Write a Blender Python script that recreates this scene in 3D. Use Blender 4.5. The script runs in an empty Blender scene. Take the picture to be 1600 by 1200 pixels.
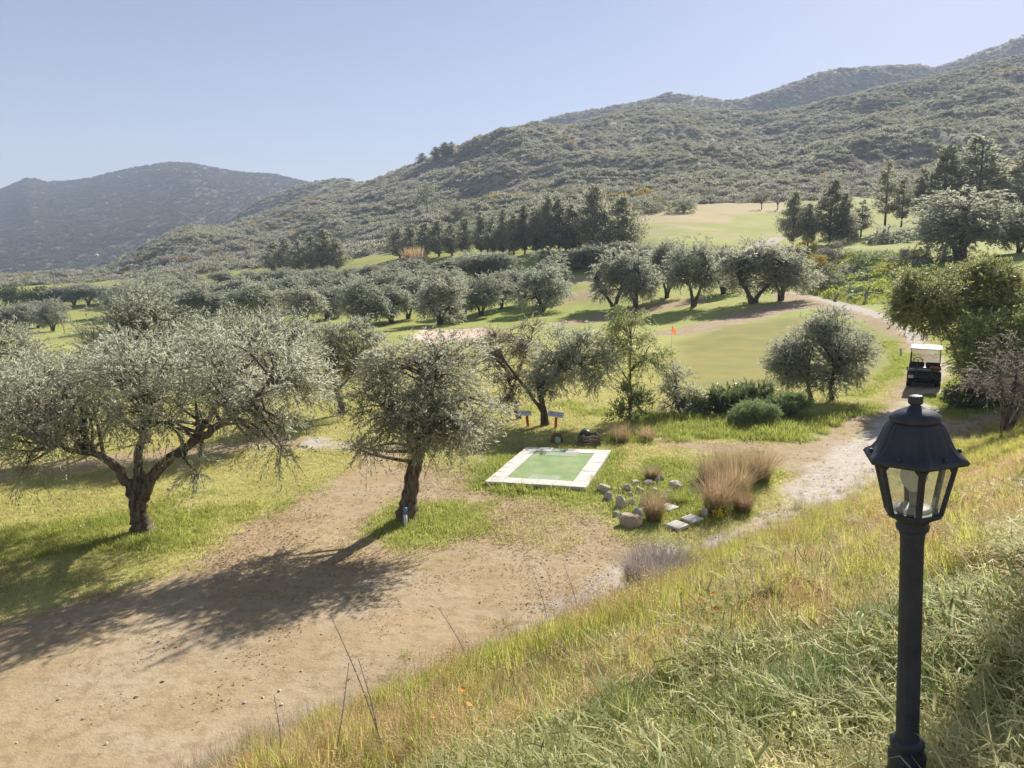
import bpy, bmesh, math, random
import numpy as np
from mathutils import Vector, Matrix, Euler

# ------------------------------------------------------------------ camera, sky, sun, exposure
scene = bpy.context.scene
COL = scene.collection
CAM_Z = 5.2
PITCH = math.radians(8.76)
cam_d = bpy.data.cameras.new('camera')
cam_d.sensor_width = 36.0
cam_d.lens = 27.0
cam_d.clip_start = 0.05
cam_d.clip_end = 8000
cam = bpy.data.objects.new('camera', cam_d)
COL.objects.link(cam)
cam.location = (0, 0, CAM_Z)
cam.rotation_euler = (math.pi / 2 - PITCH, 0, 0)
scene.camera = cam

SUN_AZ = math.radians(31)      # to the right of the view direction (+Y)
SUN_EL = math.radians(33)
world = bpy.data.worlds.new('World')
scene.world = world
world.use_nodes = True
wn = world.node_tree
bg = wn.nodes['Background']
sky = wn.nodes.new('ShaderNodeTexSky')
sky.sky_type = 'NISHITA'
sky.sun_disc = False
sky.sun_elevation = SUN_EL
sky.sun_rotation = SUN_AZ
sky.altitude = 300
sky.air_density = 1.0
sky.dust_density = 0.3
sky.ozone_density = 3.0
tintn = wn.nodes.new('ShaderNodeMix'); tintn.data_type = 'RGBA'; tintn.blend_type = 'MULTIPLY'
tintn.inputs[0].default_value = 1.0
tintn.inputs[7].default_value = (1.2, 0.95, 0.88, 1)      # multiplies the sky colour: the blue turns a little lilac everywhere
wn.links.new(sky.outputs[0], tintn.inputs[6])
wn.links.new(tintn.outputs[2], bg.inputs[0])
bg.inputs[1].default_value = 0.054

sun_d = bpy.data.lights.new('sun', 'SUN')
sun_d.energy = 4.6
sun_d.angle = math.radians(0.6)
sun_d.color = (1.0, 0.94, 0.86)
sun = bpy.data.objects.new('sun', sun_d)
COL.objects.link(sun)
sdir = Vector((math.sin(SUN_AZ) * math.cos(SUN_EL), math.cos(SUN_AZ) * math.cos(SUN_EL), math.sin(SUN_EL)))
sun.rotation_euler = sdir.to_track_quat('Z', 'Y').to_euler()
sun.location = (0, 0, 60)

vs = scene.view_settings
vs.view_transform = 'Standard'
vs.look = 'None'
vs.exposure = 1.24
vs.gamma = 1.0
vs.use_curve_mapping = False
cy = scene.cycles
cy.max_bounces = 8
cy.diffuse_bounces = 5
cy.glossy_bounces = 2
cy.transmission_bounces = 6
cy.transparent_max_bounces = 8
cy.volume_bounces = 0
cy.use_denoising = True
cy.use_adaptive_sampling = False
cy.caustics_reflective = False
cy.caustics_refractive = False

RNG = np.random.default_rng(7)
cP, sP = math.cos(PITCH), math.sin(PITCH)

# ------------------------------------------------------------------ helpers
def ray(px, py):
    u = (px - 800) / 1200.0
    v = (py - 600) / 1200.0
    return (u, cP - v * sP, -sP - v * cP)

def at(px, py, Y):
    """the point seen at pixel px, py that lies Y metres ahead"""
    r = ray(px, py)
    t = Y / r[1]
    return np.array((r[0] * t, Y, CAM_Z + r[2] * t))

def we(px, py):
    r = ray(px, py)
    return r[0] / r[1], r[2] / r[1]

def smooth(a, b, x):
    t = np.clip((x - a) / (b - a), 0, 1)
    return t * t * (3 - 2 * t)

def _hash(ix, iy, seed):
    h = (ix.astype(np.int64) * 374761393 + iy.astype(np.int64) * 668265263 + seed * 974634777) & 0x7fffffff
    h = ((h ^ (h >> 13)) * 1274126177) & 0x7fffffff
    return ((h ^ (h >> 16)) & 0xffff) / 65535.0

def vnoise(x, y, seed=0):
    x = np.asarray(x, float); y = np.asarray(y, float)
    ix = np.floor(x); iy = np.floor(y)
    fx = x - ix; fy = y - iy
    fx = fx * fx * (3 - 2 * fx); fy = fy * fy * (3 - 2 * fy)
    a = _hash(ix, iy, seed); b = _hash(ix + 1, iy, seed)
    c = _hash(ix, iy + 1, seed); d = _hash(ix + 1, iy + 1, seed)
    return (a * (1 - fx) + b * fx) * (1 - fy) + (c * (1 - fx) + d * fx) * fy

def fbm(x, y, seed=0, octv=4):
    s = 0; a = 0.5; t = 0
    for k in range(octv):
        s = s + a * vnoise(x * 2 ** k + 13.7 * k, y * 2 ** k + 7.1 * k, seed + k)
        t += a; a *= 0.5
    return s / t - 0.5

def link(o, parent=None):
    COL.objects.link(o)
    if parent is not None:
        o.parent = parent
    return o

def tag(o, label, cat=None, group=None, kind=None):
    if label: o['label'] = label
    if cat: o['category'] = cat
    if group: o['group'] = group
    if kind: o['kind'] = kind
    return o

def empty(name, loc, label, cat, group=None, rot=(0, 0, 0)):
    o = bpy.data.objects.new(name, None)
    o.empty_display_size = 0.2
    o.location = loc
    o.rotation_euler = rot
    link(o)
    return tag(o, label, cat, group)

def np_mesh(name, verts, faces, mat, smooth_shade=False, attrs=None):
    """verts (N,3); faces: list of arrays, each (M,k)"""
    me = bpy.data.meshes.new(name)
    if not isinstance(faces, (list, tuple)):
        faces = [faces]
    faces = [np.asarray(f, np.int32) for f in faces if len(f)]
    nl = sum(f.size for f in faces); nf = sum(len(f) for f in faces)
    me.vertices.add(len(verts)); me.loops.add(nl); me.polygons.add(nf)
    me.vertices.foreach_set('co', np.asarray(verts, np.float32).ravel())
    me.loops.foreach_set('vertex_index', np.concatenate([f.ravel() for f in faces]))
    starts = []; tot = []
    o = 0
    for f in faces:
        k = f.shape[1]
        starts.append(o + np.arange(len(f)) * k); tot.append(np.full(len(f), k)); o += f.size
    me.polygons.foreach_set('loop_start', np.concatenate(starts).astype(np.int32))
    me.polygons.foreach_set('loop_total', np.concatenate(tot).astype(np.int32))
    if smooth_shade:
        me.polygons.foreach_set('use_smooth', np.ones(nf, bool))
    if attrs:
        for k, a in attrs.items():
            a = np.asarray(a, np.float32)
            if a.ndim == 1:
                at_ = me.attributes.new(k, 'FLOAT', 'POINT'); at_.data.foreach_set('value', a)
            elif a.shape[1] == 4:
                at_ = me.attributes.new(k, 'FLOAT_COLOR', 'POINT'); at_.data.foreach_set('color', a.ravel())
            else:
                at_ = me.attributes.new(k, 'FLOAT_VECTOR', 'POINT'); at_.data.foreach_set('vector', a.ravel())
    me.update(calc_edges=True)
    if mat is not None:
        me.materials.append(mat)
    return me

def mesh_obj(name, me, parent=None, loc=None):
    o = bpy.data.objects.new(name, me)
    if loc is not None: o.location = loc
    return link(o, parent)

class MB:
    """collects boxes, tubes, lathes and free polygons into one mesh"""
    def __init__(s):
        s.v = []; s.f = []; s.sm = []
    def add(s, vs_, fs, sm=False, M=None):
        o = len(s.v)
        for p in vs_:
            p = Vector(p)
            if M is not None: p = M @ p
            s.v.append(tuple(p))
        for f in fs:
            s.f.append(tuple(i + o for i in f)); s.sm.append(sm)
    def box(s, c, d, M=None, bev=0.0):
        bm = bmesh.new()
        bmesh.ops.create_cube(bm, size=1)
        bmesh.ops.scale(bm, vec=d, verts=bm.verts)
        if bev > 0:
            bmesh.ops.bevel(bm, geom=list(bm.edges), offset=bev, segments=2, affect='EDGES', profile=0.5)
        bmesh.ops.translate(bm, vec=c, verts=bm.verts)
        bm.verts.ensure_lookup_table(); bm.verts.index_update()
        s.add([v.co.copy() for v in bm.verts], [[v.index for v in f.verts] for f in bm.faces], bev > 0, M)
        bm.free()
    def tube(s, pts, r, n=8, cap=True, M=None, sm=True):
        pts = [Vector(p) for p in pts]
        if not hasattr(r, '__len__'): r = [r] * len(pts)
        vs_ = []; fs = []
        up = None
        for i, p in enumerate(pts):
            d = (pts[min(i + 1, len(pts) - 1)] - pts[max(i - 1, 0)]).normalized()
            if up is None:
                up = d.orthogonal().normalized()
            else:
                up = (up - d * up.dot(d)).normalized()
            b = d.cross(up)
            for k in range(n):
                a = 2 * math.pi * k / n
                vs_.append(p + (up * math.cos(a) + b * math.sin(a)) * r[i])
        for i in range(len(pts) - 1):
            for k in range(n):
                fs.append((i * n + k, i * n + (k + 1) % n, (i + 1) * n + (k + 1) % n, (i + 1) * n + k))
        if cap:
            fs.append(tuple(reversed(range(n)))); fs.append(tuple((len(pts) - 1) * n + k for k in range(n)))
        s.add(vs_, fs, sm, M)
    def lathe(s, prof, n=24, M=None, sm=True, mod=None, cap=True):
        """prof: list of (r, z); mod(angle, i) scales r"""
        vs_ = []; fs = []
        for i, (r, z) in enumerate(prof):
            for k in range(n):
                a = 2 * math.pi * k / n
                q = r * (mod(a, i) if mod else 1)
                vs_.append((q * math.cos(a), q * math.sin(a), z))
        for i in range(len(prof) - 1):
            for k in range(n):
                fs.append((i * n + k, i * n + (k + 1) % n, (i + 1) * n + (k + 1) % n, (i + 1) * n + k))
        if cap:
            fs.append(tuple(reversed(range(n)))); fs.append(tuple((len(prof) - 1) * n + k for k in range(n)))
        s.add(vs_, fs, sm, M)
    def prism(s, poly, d, M=None):
        """poly: list of (x, z) outline, extruded d along y and centred"""
        n = len(poly)
        vs_ = [(x, -d / 2, z) for x, z in poly] + [(x, d / 2, z) for x, z in poly]
        fs = [tuple(range(n)), tuple(reversed(range(n, 2 * n)))]
        for k in range(n):
            fs.append((k, k + n, (k + 1) % n + n, (k + 1) % n))
        s.add(vs_, fs, False, M)
    def build(s, name, mat, parent=None, loc=None):
        me = bpy.data.meshes.new(name)
        me.from_pydata(s.v, [], s.f)
        me.polygons.foreach_set('use_smooth', s.sm)
        bm = bmesh.new(); bm.from_mesh(me)
        bmesh.ops.recalc_face_normals(bm, faces=bm.faces)
        bm.to_mesh(me); bm.free()
        if mat is not None: me.materials.append(mat)
        return mesh_obj(name, me, parent, loc)

# ------------------------------------------------------------------ materials
class NT:
    def __init__(s, name):
        s.m = bpy.data.materials.new(name)
        s.m.use_nodes = True
        s.t = s.m.node_tree
        s.t.nodes.clear()
        s.out = s.n('ShaderNodeOutputMaterial')
    def n(s, typ, **kw):
        x = s.t.nodes.new(typ)
        for k, v in kw.items(): setattr(x, k, v)
        return x
    def set(s, sock, v):
        if hasattr(v, 'is_output') or isinstance(v, bpy.types.NodeSocket):
            s.t.links.new(v, sock)
        else:
            if isinstance(v, tuple) and len(v) == 3 and sock.type == 'RGBA': v = (*v, 1)
            sock.default_value = v
    def noise(s, scale, detail=4, rough=0.55, vec=None, dist=0.0):
        x = s.n('ShaderNodeTexNoise')
        x.inputs['Scale'].default_value = scale; x.inputs['Detail'].default_value = detail
        x.inputs['Roughness'].default_value = rough; x.inputs['Distortion'].default_value = dist
        if vec is not None: s.t.links.new(vec, x.inputs['Vector'])
        return x.outputs[0]
    def voro(s, scale, vec=None, out=0):
        x = s.n('ShaderNodeTexVoronoi')
        x.inputs['Scale'].default_value = scale
        if vec is not None: s.t.links.new(vec, x.inputs['Vector'])
        return x.outputs[out]
    def math(s, op, a, b=0.0, clamp=False):
        x = s.n('ShaderNodeMath', operation=op); x.use_clamp = clamp
        s.set(x.inputs[0], a); s.set(x.inputs[1], b)
        return x.outputs[0]
    def ss(s, v, a, b):
        x = s.n('ShaderNodeMapRange', interpolation_type='SMOOTHSTEP')
        s.set(x.inputs[0], v); x.inputs[1].default_value = a; x.inputs[2].default_value = b
        return x.outputs[0]
    def mix(s, f, a, b, blend='MIX'):
        x = s.n('ShaderNodeMix', data_type='RGBA', blend_type=blend)
        s.set(x.inputs[0], f); s.set(x.inputs[6], a); s.set(x.inputs[7], b)
        return x.outputs[2]
    def ramp(s, v, stops):
        x = s.n('ShaderNodeValToRGB')
        s.set(x.inputs[0], v)
        e = x.color_ramp.elements
        while len(e) < len(stops): e.new(0.5)
        for i, (p, c) in enumerate(stops):
            e[i].position = p; e[i].color = (*c, 1)
        return x.outputs[0]
    def attr(s, name):
        return s.n('ShaderNodeAttribute', attribute_name=name)
    def bump(s, h, strength, dist):
        x = s.n('ShaderNodeBump')
        x.inputs['Strength'].default_value = strength; x.inputs['Distance'].default_value = dist
        s.t.links.new(h, x.inputs['Height'])
        return x.outputs[0]
    def bsdf(s, col, rough=0.7, spec=0.3, normal=None, metal=0.0, **kw):
        x = s.n('ShaderNodeBsdfPrincipled')
        s.set(x.inputs['Base Color'], col); s.set(x.inputs['Roughness'], rough)
        s.set(x.inputs['Specular IOR Level'], spec); s.set(x.inputs['Metallic'], metal)
        if normal is not None: s.t.links.new(normal, x.inputs['Normal'])
        for k, v in kw.items(): s.set(x.inputs[k], v)
        return x.outputs[0]
    def done(s, sh):
        s.t.links.new(sh, s.out.inputs[0])
        return s.m
    def pos(s):
        return s.n('ShaderNodeNewGeometry').outputs['Position']
    def obj(s):
        return s.n('ShaderNodeTexCoord').outputs['Object']

def mat_simple(name, col, rough=0.6, spec=0.3, var=0.25, scale=8, bump=0.0, metal=0.0, col2=None):
    t = NT(name)
    v = t.obj()
    n = t.noise(scale, 5, 0.6, v)
    c2 = col2 or tuple(x * (1 - var) for x in col)
    c = t.mix(t.ss(n, 0.3, 0.7), col, c2)
    nb = t.bump(t.noise(scale * 5, 5, 0.6, v), 0.6, bump) if bump else None
    return t.done(t.bsdf(c, rough, spec, nb, metal))

def mat_leaf(name, dark, mid, light, back, transl=0.3, rough=0.5, spec=0.25, objvar=0.35, tcol=None, patch=0.0):
    """leaf colours run over the 'tint' of each leaf; undersides paler; light passes through"""
    t = NT(name)
    tint = t.attr('tint').outputs['Fac']
    rnd = t.n('ShaderNodeObjectInfo').outputs['Random']
    c = t.ramp(tint, [(0.0, dark), (0.5, mid), (1.0, light)])
    if patch:
        pn = t.noise(0.022, 4, 0.6, t.pos()); pn2 = t.noise(0.006, 3, 0.5, t.pos())
        c = t.mix(t.math('MULTIPLY', t.ss(pn, 0.38, 0.66), patch), c, (0.42, 0.39, 0.29))
        c = t.mix(t.math('MULTIPLY', t.ss(pn2, 0.45, 0.65), patch), c, (0.22, 0.25, 0.13))
    bf = t.n('ShaderNodeNewGeometry').outputs['Backfacing']
    c = t.mix(t.math('MULTIPLY', bf, 0.75), c, back)
    val = t.n('ShaderNodeHueSaturation')
    val.inputs['Saturation'].default_value = 1.0
    t.set(val.inputs['Value'], t.math('ADD', t.math('MULTIPLY', rnd, objvar), 1 - objvar / 2))
    t.set(val.inputs['Hue'], t.math('ADD', t.math('MULTIPLY', t.math('FRACT', t.math('MULTIPLY', rnd, 7.13)), 0.03), 0.485))
    t.t.links.new(c, val.inputs['Color'])
    col = val.outputs[0]
    b = t.bsdf(col, rough, spec)
    tr = t.n('ShaderNodeBsdfTranslucent')
    if tcol: t.set(tr.inputs[0], t.mix(0.5, col, tcol))
    else: t.t.links.new(col, tr.inputs[0])
    mx = t.n('ShaderNodeMixShader'); mx.inputs[0].default_value = transl
    t.t.links.new(b, mx.inputs[1]); t.t.links.new(tr.outputs[0], mx.inputs[2])
    return t.done(mx.outputs[0])

MAT = {}
MAT['olive'] = mat_leaf('olive_leaf', (0.27, 0.29, 0.195), (0.385, 0.4, 0.285), (0.5, 0.505, 0.39), (0.47, 0.48, 0.37), 0.64, 0.6, 0.15, 0.2)
MAT['olive_mid'] = mat_leaf('olive_leaf_mid', (0.25, 0.265, 0.18), (0.355, 0.37, 0.265), (0.46, 0.465, 0.355), (0.43, 0.44, 0.34), 0.62, 0.6, 0.12, 0.22)
MAT['olive_brown'] = mat_leaf('olive_leaf_brown', (0.26, 0.235, 0.15), (0.43, 0.38, 0.25), (0.58, 0.52, 0.38), (0.54, 0.49, 0.38), 0.5, 0.45, 0.35)
MAT['green_leaf'] = mat_leaf('green_leaf', (0.16, 0.21, 0.065), (0.27, 0.34, 0.11), (0.42, 0.46, 0.19), (0.34, 0.38, 0.19), 0.5, 0.45, 0.35)
MAT['yellow_green_leaf'] = mat_leaf('yellow_green_leaf', (0.13, 0.165, 0.055), (0.245, 0.285, 0.095), (0.45, 0.43, 0.17), (0.3, 0.32, 0.15), 0.5, 0.45, 0.35)
MAT['dark_leaf'] = mat_leaf('dark_leaf', (0.07, 0.1, 0.04), (0.13, 0.175, 0.062), (0.22, 0.27, 0.105), (0.16, 0.2, 0.095), 0.35, 0.45, 0.35)
MAT['cypress'] = mat_leaf('cypress_leaf', (0.19, 0.2, 0.135), (0.32, 0.325, 0.22), (0.47, 0.46, 0.33), (0.37, 0.37, 0.26), 0.55, 0.6, 0.2)
MAT['scrub'] = mat_leaf('scrub_leaf', (0.315, 0.31, 0.225), (0.39, 0.38, 0.285), (0.465, 0.45, 0.345), (0.4, 0.395, 0.3), 0.5, 0.7, 0.15, 0.35, patch=0.45)
MAT['scrub_dark'] = mat_leaf('scrub_dark_leaf', (0.235, 0.245, 0.165), (0.315, 0.32, 0.215), (0.39, 0.39, 0.27), (0.33, 0.33, 0.225), 0.5, 0.7, 0.15, 0.4, patch=0.3)
MAT['scrub_far'] = mat_leaf('far_scrub_leaf', (0.09, 0.092, 0.066), (0.135, 0.138, 0.098), (0.2, 0.195, 0.14), (0.145, 0.145, 0.105), 0.3, 0.8, 0.1, 0.35)  # darker leaves for the far mountain, shade there put into the colour
MAT['scrub_grey'] = mat_leaf('scrub_grey_leaf', (0.27, 0.24, 0.195), (0.4, 0.365, 0.3), (0.54, 0.5, 0.42), (0.42, 0.39, 0.32), 0.35, 0.7, 0.15, 0.5)
MAT['gorse'] = mat_leaf('gorse_flower', (0.2, 0.17, 0.045), (0.55, 0.38, 0.04), (0.8, 0.56, 0.05), (0.55, 0.42, 0.06), 0.3, 0.6, 0.15, 0.3)
MAT['reed'] = mat_leaf('dry_reed', (0.45, 0.3, 0.16), (0.66, 0.47, 0.27), (0.8, 0.62, 0.4), (0.64, 0.47, 0.29), 0.35, 0.6, 0.2, 0.2)
MAT['fennel'] = mat_leaf('fennel_leaf', (0.16, 0.21, 0.075), (0.27, 0.34, 0.135), (0.4, 0.45, 0.21), (0.31, 0.38, 0.17), 0.4, 0.6, 0.2, 0.3)
MAT['grass'] = mat_leaf('grass_blade', (0.25, 0.31, 0.055), (0.5, 0.51, 0.11), (0.76, 0.66, 0.22), (0.5, 0.5, 0.14), 0.62, 0.5, 0.25, 0.45)
MAT['lawn'] = mat_leaf('lawn_blade', (0.38, 0.39, 0.11), (0.55, 0.53, 0.19), (0.74, 0.65, 0.33), (0.5, 0.49, 0.2), 0.6, 0.6, 0.2, 0.35)
MAT['lush'] = mat_leaf('lush_blade', (0.23, 0.29, 0.05), (0.38, 0.43, 0.09), (0.55, 0.54, 0.16), (0.4, 0.44, 0.11), 0.55, 0.5, 0.25, 0.4)
MAT['hay'] = mat_leaf('cut_grass', (0.27, 0.31, 0.1), (0.53, 0.53, 0.21), (0.8, 0.71, 0.4), (0.53, 0.52, 0.25), 0.55, 0.55, 0.25, 0.5)
MAT['dry'] = mat_leaf('dry_grass', (0.48, 0.33, 0.16), (0.68, 0.5, 0.27), (0.83, 0.69, 0.43), (0.67, 0.52, 0.31), 0.5, 0.6, 0.2, 0.35)
MAT['tussock'] = mat_leaf('tussock_blade', (0.29, 0.23, 0.1), (0.48, 0.36, 0.2), (0.62, 0.49, 0.31), (0.48, 0.37, 0.22), 0.4, 0.6, 0.2, 0.3)
MAT['grey_stem'] = mat_leaf('grey_stem', (0.28, 0.235, 0.2), (0.43, 0.37, 0.32), (0.56, 0.5, 0.45), (0.43, 0.38, 0.33), 0.3, 0.7, 0.2, 0.3)
MAT['flower'] = mat_simple('orange_petal', (0.85, 0.33, 0.02), 0.6, 0.2, 0.2)
MAT['yellow_petal'] = mat_simple('yellow_petal', (0.8, 0.6, 0.03), 0.6, 0.2, 0.2)

def mat_bark(name, a, b, c):
    t = NT(name)
    v = t.obj()
    mp = t.n('ShaderNodeMapping'); mp.inputs['Scale'].default_value = (9, 9, 2.2)
    t.t.links.new(v, mp.inputs[0])
    n = t.noise(1.6, 7, 0.65, mp.outputs[0], 0.6)
    n2 = t.noise(1.2, 3, 0.5, v)
    col = t.mix(t.ss(n, 0.35, 0.62), a, b)
    col = t.mix(t.ss(n2, 0.5, 0.75), col, c)
    return t.done(t.bsdf(col, 0.9, 0.1, t.bump(n, 1.0, 0.05)))
MAT['bark'] = mat_bark('olive_bark', (0.055, 0.042, 0.032), (0.19, 0.155, 0.12), (0.32, 0.28, 0.235))
MAT['bark_dark'] = mat_bark('dark_bark', (0.045, 0.036, 0.03), (0.12, 0.1, 0.08), (0.2, 0.17, 0.14))
MAT['bark_red'] = mat_bark('red_bark', (0.07, 0.035, 0.02), (0.16, 0.085, 0.05), (0.22, 0.15, 0.1))

def mat_terrain():
    t = NT('terrain')
    P = t.pos()
    A = t.attr('maskA'); B = t.attr('maskB')
    sa = t.n('ShaderNodeSeparateColor'); t.t.links.new(A.outputs['Color'], sa.inputs[0])
    sb = t.n('ShaderNodeSeparateColor'); t.t.links.new(B.outputs['Color'], sb.inputs[0])
    soil_sd, lush, dry, sand = sa.outputs[0], sa.outputs[1], sa.outputs[2], A.outputs['Alpha']
    hill, gravel, bank, green = sb.outputs[0], sb.outputs[1], sb.outputs[2], B.outputs['Alpha']
    n0 = t.noise(0.12, 4, 0.55, P)
    n1 = t.noise(0.8, 5, 0.6, P)
    n2 = t.noise(5.0, 5, 0.65, P)
    n3 = t.noise(34.0, 4, 0.7, P)
    # soil
    tan_ = t.ramp(n1, [(0.25, (0.335, 0.24, 0.13)), (0.5, (0.39, 0.295, 0.17)), (0.75, (0.44, 0.345, 0.215))])
    tan_ = t.mix(t.math('MULTIPLY', t.ss(t.noise(0.35, 5, 0.6, P, 0.5), 0.45, 0.65), 0.6), tan_, (0.43, 0.355, 0.25))
    tan_ = t.mix(t.ss(n2, 0.42, 0.7), tan_, (0.31, 0.23, 0.135))
    grey = t.ramp(n2, [(0.3, (0.38, 0.335, 0.265)), (0.7, (0.58, 0.52, 0.43))])
    gf = t.math('ADD', gravel, t.math('MULTIPLY', t.math('SUBTRACT', n1, 0.5), 1.3))
    soil = t.mix(t.ss(gf, 0.3, 0.75), tan_, grey)
    peb = t.voro(28.0, P, 0); pebc = t.voro(28.0, P, 1)
    sep = t.n('ShaderNodeSeparateColor'); t.t.links.new(pebc, sep.inputs[0])
    pm = t.math('MULTIPLY', t.ss(peb, 0.34, 0.18), t.ss(sep.outputs[0], 0.8, 0.84))
    soil = t.mix(t.math('MULTIPLY', pm, 0.45), soil, t.mix(sep.outputs[1], (0.2, 0.16, 0.12), (0.6, 0.55, 0.46)))
    lit = t.math('MULTIPLY', t.ss(n3, 0.56, 0.68), t.ss(n2, 0.4, 0.62))
    soil = t.mix(t.math('MULTIPLY', lit, 0.4), soil, (0.18, 0.12, 0.075))
    # grass floor
    lf = t.math('ADD', lush, t.math('MULTIPLY', t.math('SUBTRACT', n1, 0.5), 1.2))
    gcol = t.mix(t.ss(lf, 0.15, 0.85), (0.43, 0.395, 0.14), (0.28, 0.335, 0.07))
    gm = t.math('MULTIPLY', t.ss(t.noise(0.07, 5, 0.6, P, 0.4), 0.42, 0.62), 0.75)
    gcol = t.mix(gm, gcol, t.mix(t.ss(n1, 0.35, 0.65), (0.22, 0.255, 0.06), (0.31, 0.325, 0.09)))
    df = t.math('ADD', dry, t.math('MULTIPLY', t.math('SUBTRACT', n0, 0.5), 1.4))
    gcol = t.mix(t.ss(df, 0.2, 0.8), gcol, (0.45, 0.365, 0.2))
    gcol = t.mix(t.math('MULTIPLY', t.ss(n2, 0.45, 0.75), 0.35), gcol, (0.45, 0.385, 0.18))
    gcol = t.mix(t.math('MULTIPLY', t.ss(n3, 0.5, 0.75), 0.5), gcol, (0.26, 0.28, 0.075))
    gcol = t.mix(green, gcol, t.mix(t.ss(t.noise(0.55, 3, 0.5, P), 0.35, 0.65), (0.285, 0.25, 0.07), (0.225, 0.23, 0.07)))
    # bank floor: litter of dead grass
    bcol = t.mix(t.ss(n2, 0.35, 0.65), (0.3, 0.235, 0.11), (0.52, 0.4, 0.21))
    gcol = t.mix(t.ss(bank, 0.3, 0.7), gcol, bcol)
    # edge between soil and grass, broken up at three sizes
    e = t.math('ADD', soil_sd, t.math('MULTIPLY', t.math('SUBTRACT', n1, 0.5), 1.5))
    e = t.math('ADD', e, t.math('MULTIPLY', t.math('SUBTRACT', n2, 0.5), 1.1))
    e = t.math('ADD', e, t.math('MULTIPLY', t.math('SUBTRACT', n3, 0.5), 0.7))
    col = t.mix(t.ss(e, -0.12, 0.16), gcol, soil)
    scol = t.mix(t.ss(n2, 0.35, 0.65), (0.62, 0.45, 0.34), (0.7, 0.53, 0.41))
    se = t.math('ADD', sand, t.math('MULTIPLY', t.math('SUBTRACT', n1, 0.5), 0.6))
    col = t.mix(t.ss(se, -0.1, 0.1), col, scol)
    # hillside: pale stony earth with low herbs
    h1 = t.noise(0.045, 5, 0.6, P); h2 = t.noise(0.3, 5, 0.65, P); h3 = t.noise(1.1, 4, 0.7, P)
    hc = t.mix(t.ss(h2, 0.38, 0.62), (0.25, 0.245, 0.15), (0.37, 0.33, 0.22))
    hc = t.mix(t.math('MULTIPLY', t.ss(h3, 0.45, 0.65), 0.55), hc, (0.17, 0.175, 0.1))
    hc = t.mix(t.math('MULTIPLY', t.ss(h1, 0.5, 0.72), 0.4), hc, (0.3, 0.255, 0.18))
    hc = t.mix(t.ss(gravel, -0.5, -1.0), hc, t.mix(t.ss(h2, 0.38, 0.62), (0.105, 0.105, 0.078), (0.16, 0.145, 0.11)))
    hf = t.math('ADD', hill, t.math('MULTIPLY', t.math('SUBTRACT', h2, 0.5), 0.8))
    col = t.mix(t.ss(hf, 0.35, 0.65), col, hc)
    hgt = t.math('ADD', t.math('MULTIPLY', n3, 0.25), t.math('ADD', n2, t.math('MULTIPLY', peb, -0.12)))
    nb = t.bump(hgt, 0.4, 0.05)
    return t.done(t.bsdf(col, 0.95, 0.08, nb))
MAT['terrain'] = mat_terrain()

# ------------------------------------------------------------------ terrain
WC = [-.85, -.5, -.25, 0, .2, .34, .42, .5, .67, .85]
ROWS = [
    (5,   [0, 0, 0, 0, 0, 0, 0, 0, 0, 0]),
    (14,  [0, 0, 0, 0, 0, 0, 0, 0, 0, 0]),
    (20,  [-.5, -.2, 0, 0, 0, 0, 0, 0, 0, 0]),
    (30,  [-1, -.5, -.1, 0, 0, .03, .06, .1, .3, .5]),
    (45,  [-1.8, -1.1, -.4, -.1, 0, .2, .4, .6, 1.6, 2.2]),
    (68,  [-3.4, -2.3, -1, -.2, .8, 1.8, 2.0, 3.2, 6.0, 7]),
    (82,  [-4.2, -2.9, -1.2, .2, 1.9, 2.7, 3.2, 6.4, 7, 8]),
    (94,  [-4.8, -3.4, -1.3, 1.2, 3.5, 4, 6.9, 7.2, 7.8, 9]),
    (115, [-5.6, -3.8, -.5, 5, 8.3, 8, 8.5, 9, 11, 13]),
    (140, [-6, -3.5, 2.0, 8.6, 11.5, 11.8, 12.5, 14, 17, 19]),
]
FOOT_Y = [200, 205, 175, 165, 200, 205, 200, 190, 180, 180]
FOOT_Z = [-2, 1.5, 6, 11, 20.2, 21.5, 21.8, 21.8, 22.5, 24]
RA = [(-150, 452, 290), (60, 447, 290), (150, 436, 300), (172, 422, 310), (237, 384, 335), (292, 349, 360), (344, 348, 390), (447, 319, 420),
      (550, 289, 460), (650, 251, 490), (760, 224, 520), (900, 191, 560), (985, 168, 580), (1031, 157, 580), (1088, 167, 570), (1206, 172, 540),
      (1316, 148, 530), (1447, 121, 520), (1600, 91, 520), (1800, 60, 520)]
RB = [(300, 430, 880), (480, 330, 880), (560, 298, 880), (650, 254, 880), (700, 235, 880), (800, 199, 880), (880, 175, 880), (990, 157, 880), (1045, 138, 880),
      (1140, 146, 880), (1190, 137, 880), (1285, 105, 900), (1460, 100, 920), (1540, 71, 920), (1600, 52, 920), (1800, -10, 920)]
RC = [(200, 450, 640), (300, 385, 640), (344, 347, 640), (410, 300, 650), (470, 282, 650), (500, 277, 650), (540, 278, 650), (570, 288, 650), (640, 330, 650), (700, 380, 650)]
RD = [(-400, 340, 1250), (-150, 318, 1250), (0, 297, 1250), (30, 284, 1250), (45, 278, 1250), (70, 283, 1250), (110, 278, 1250), (170, 269, 1250), (240, 259, 1250),
      (262, 254, 1250), (300, 253, 1250), (350, 262, 1250), (420, 271, 1250), (480, 284, 1250), (560, 300, 1250), (700, 330, 1250), (900, 360, 1250)]

def ridge(tab):
    w = []; e = []; R = []
    for x, y, r in tab:
        a, b = we(x, y); w.append(a); e.append(b); R.append(r)
    return np.array(w), np.array(e), np.array(R, float)

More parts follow.
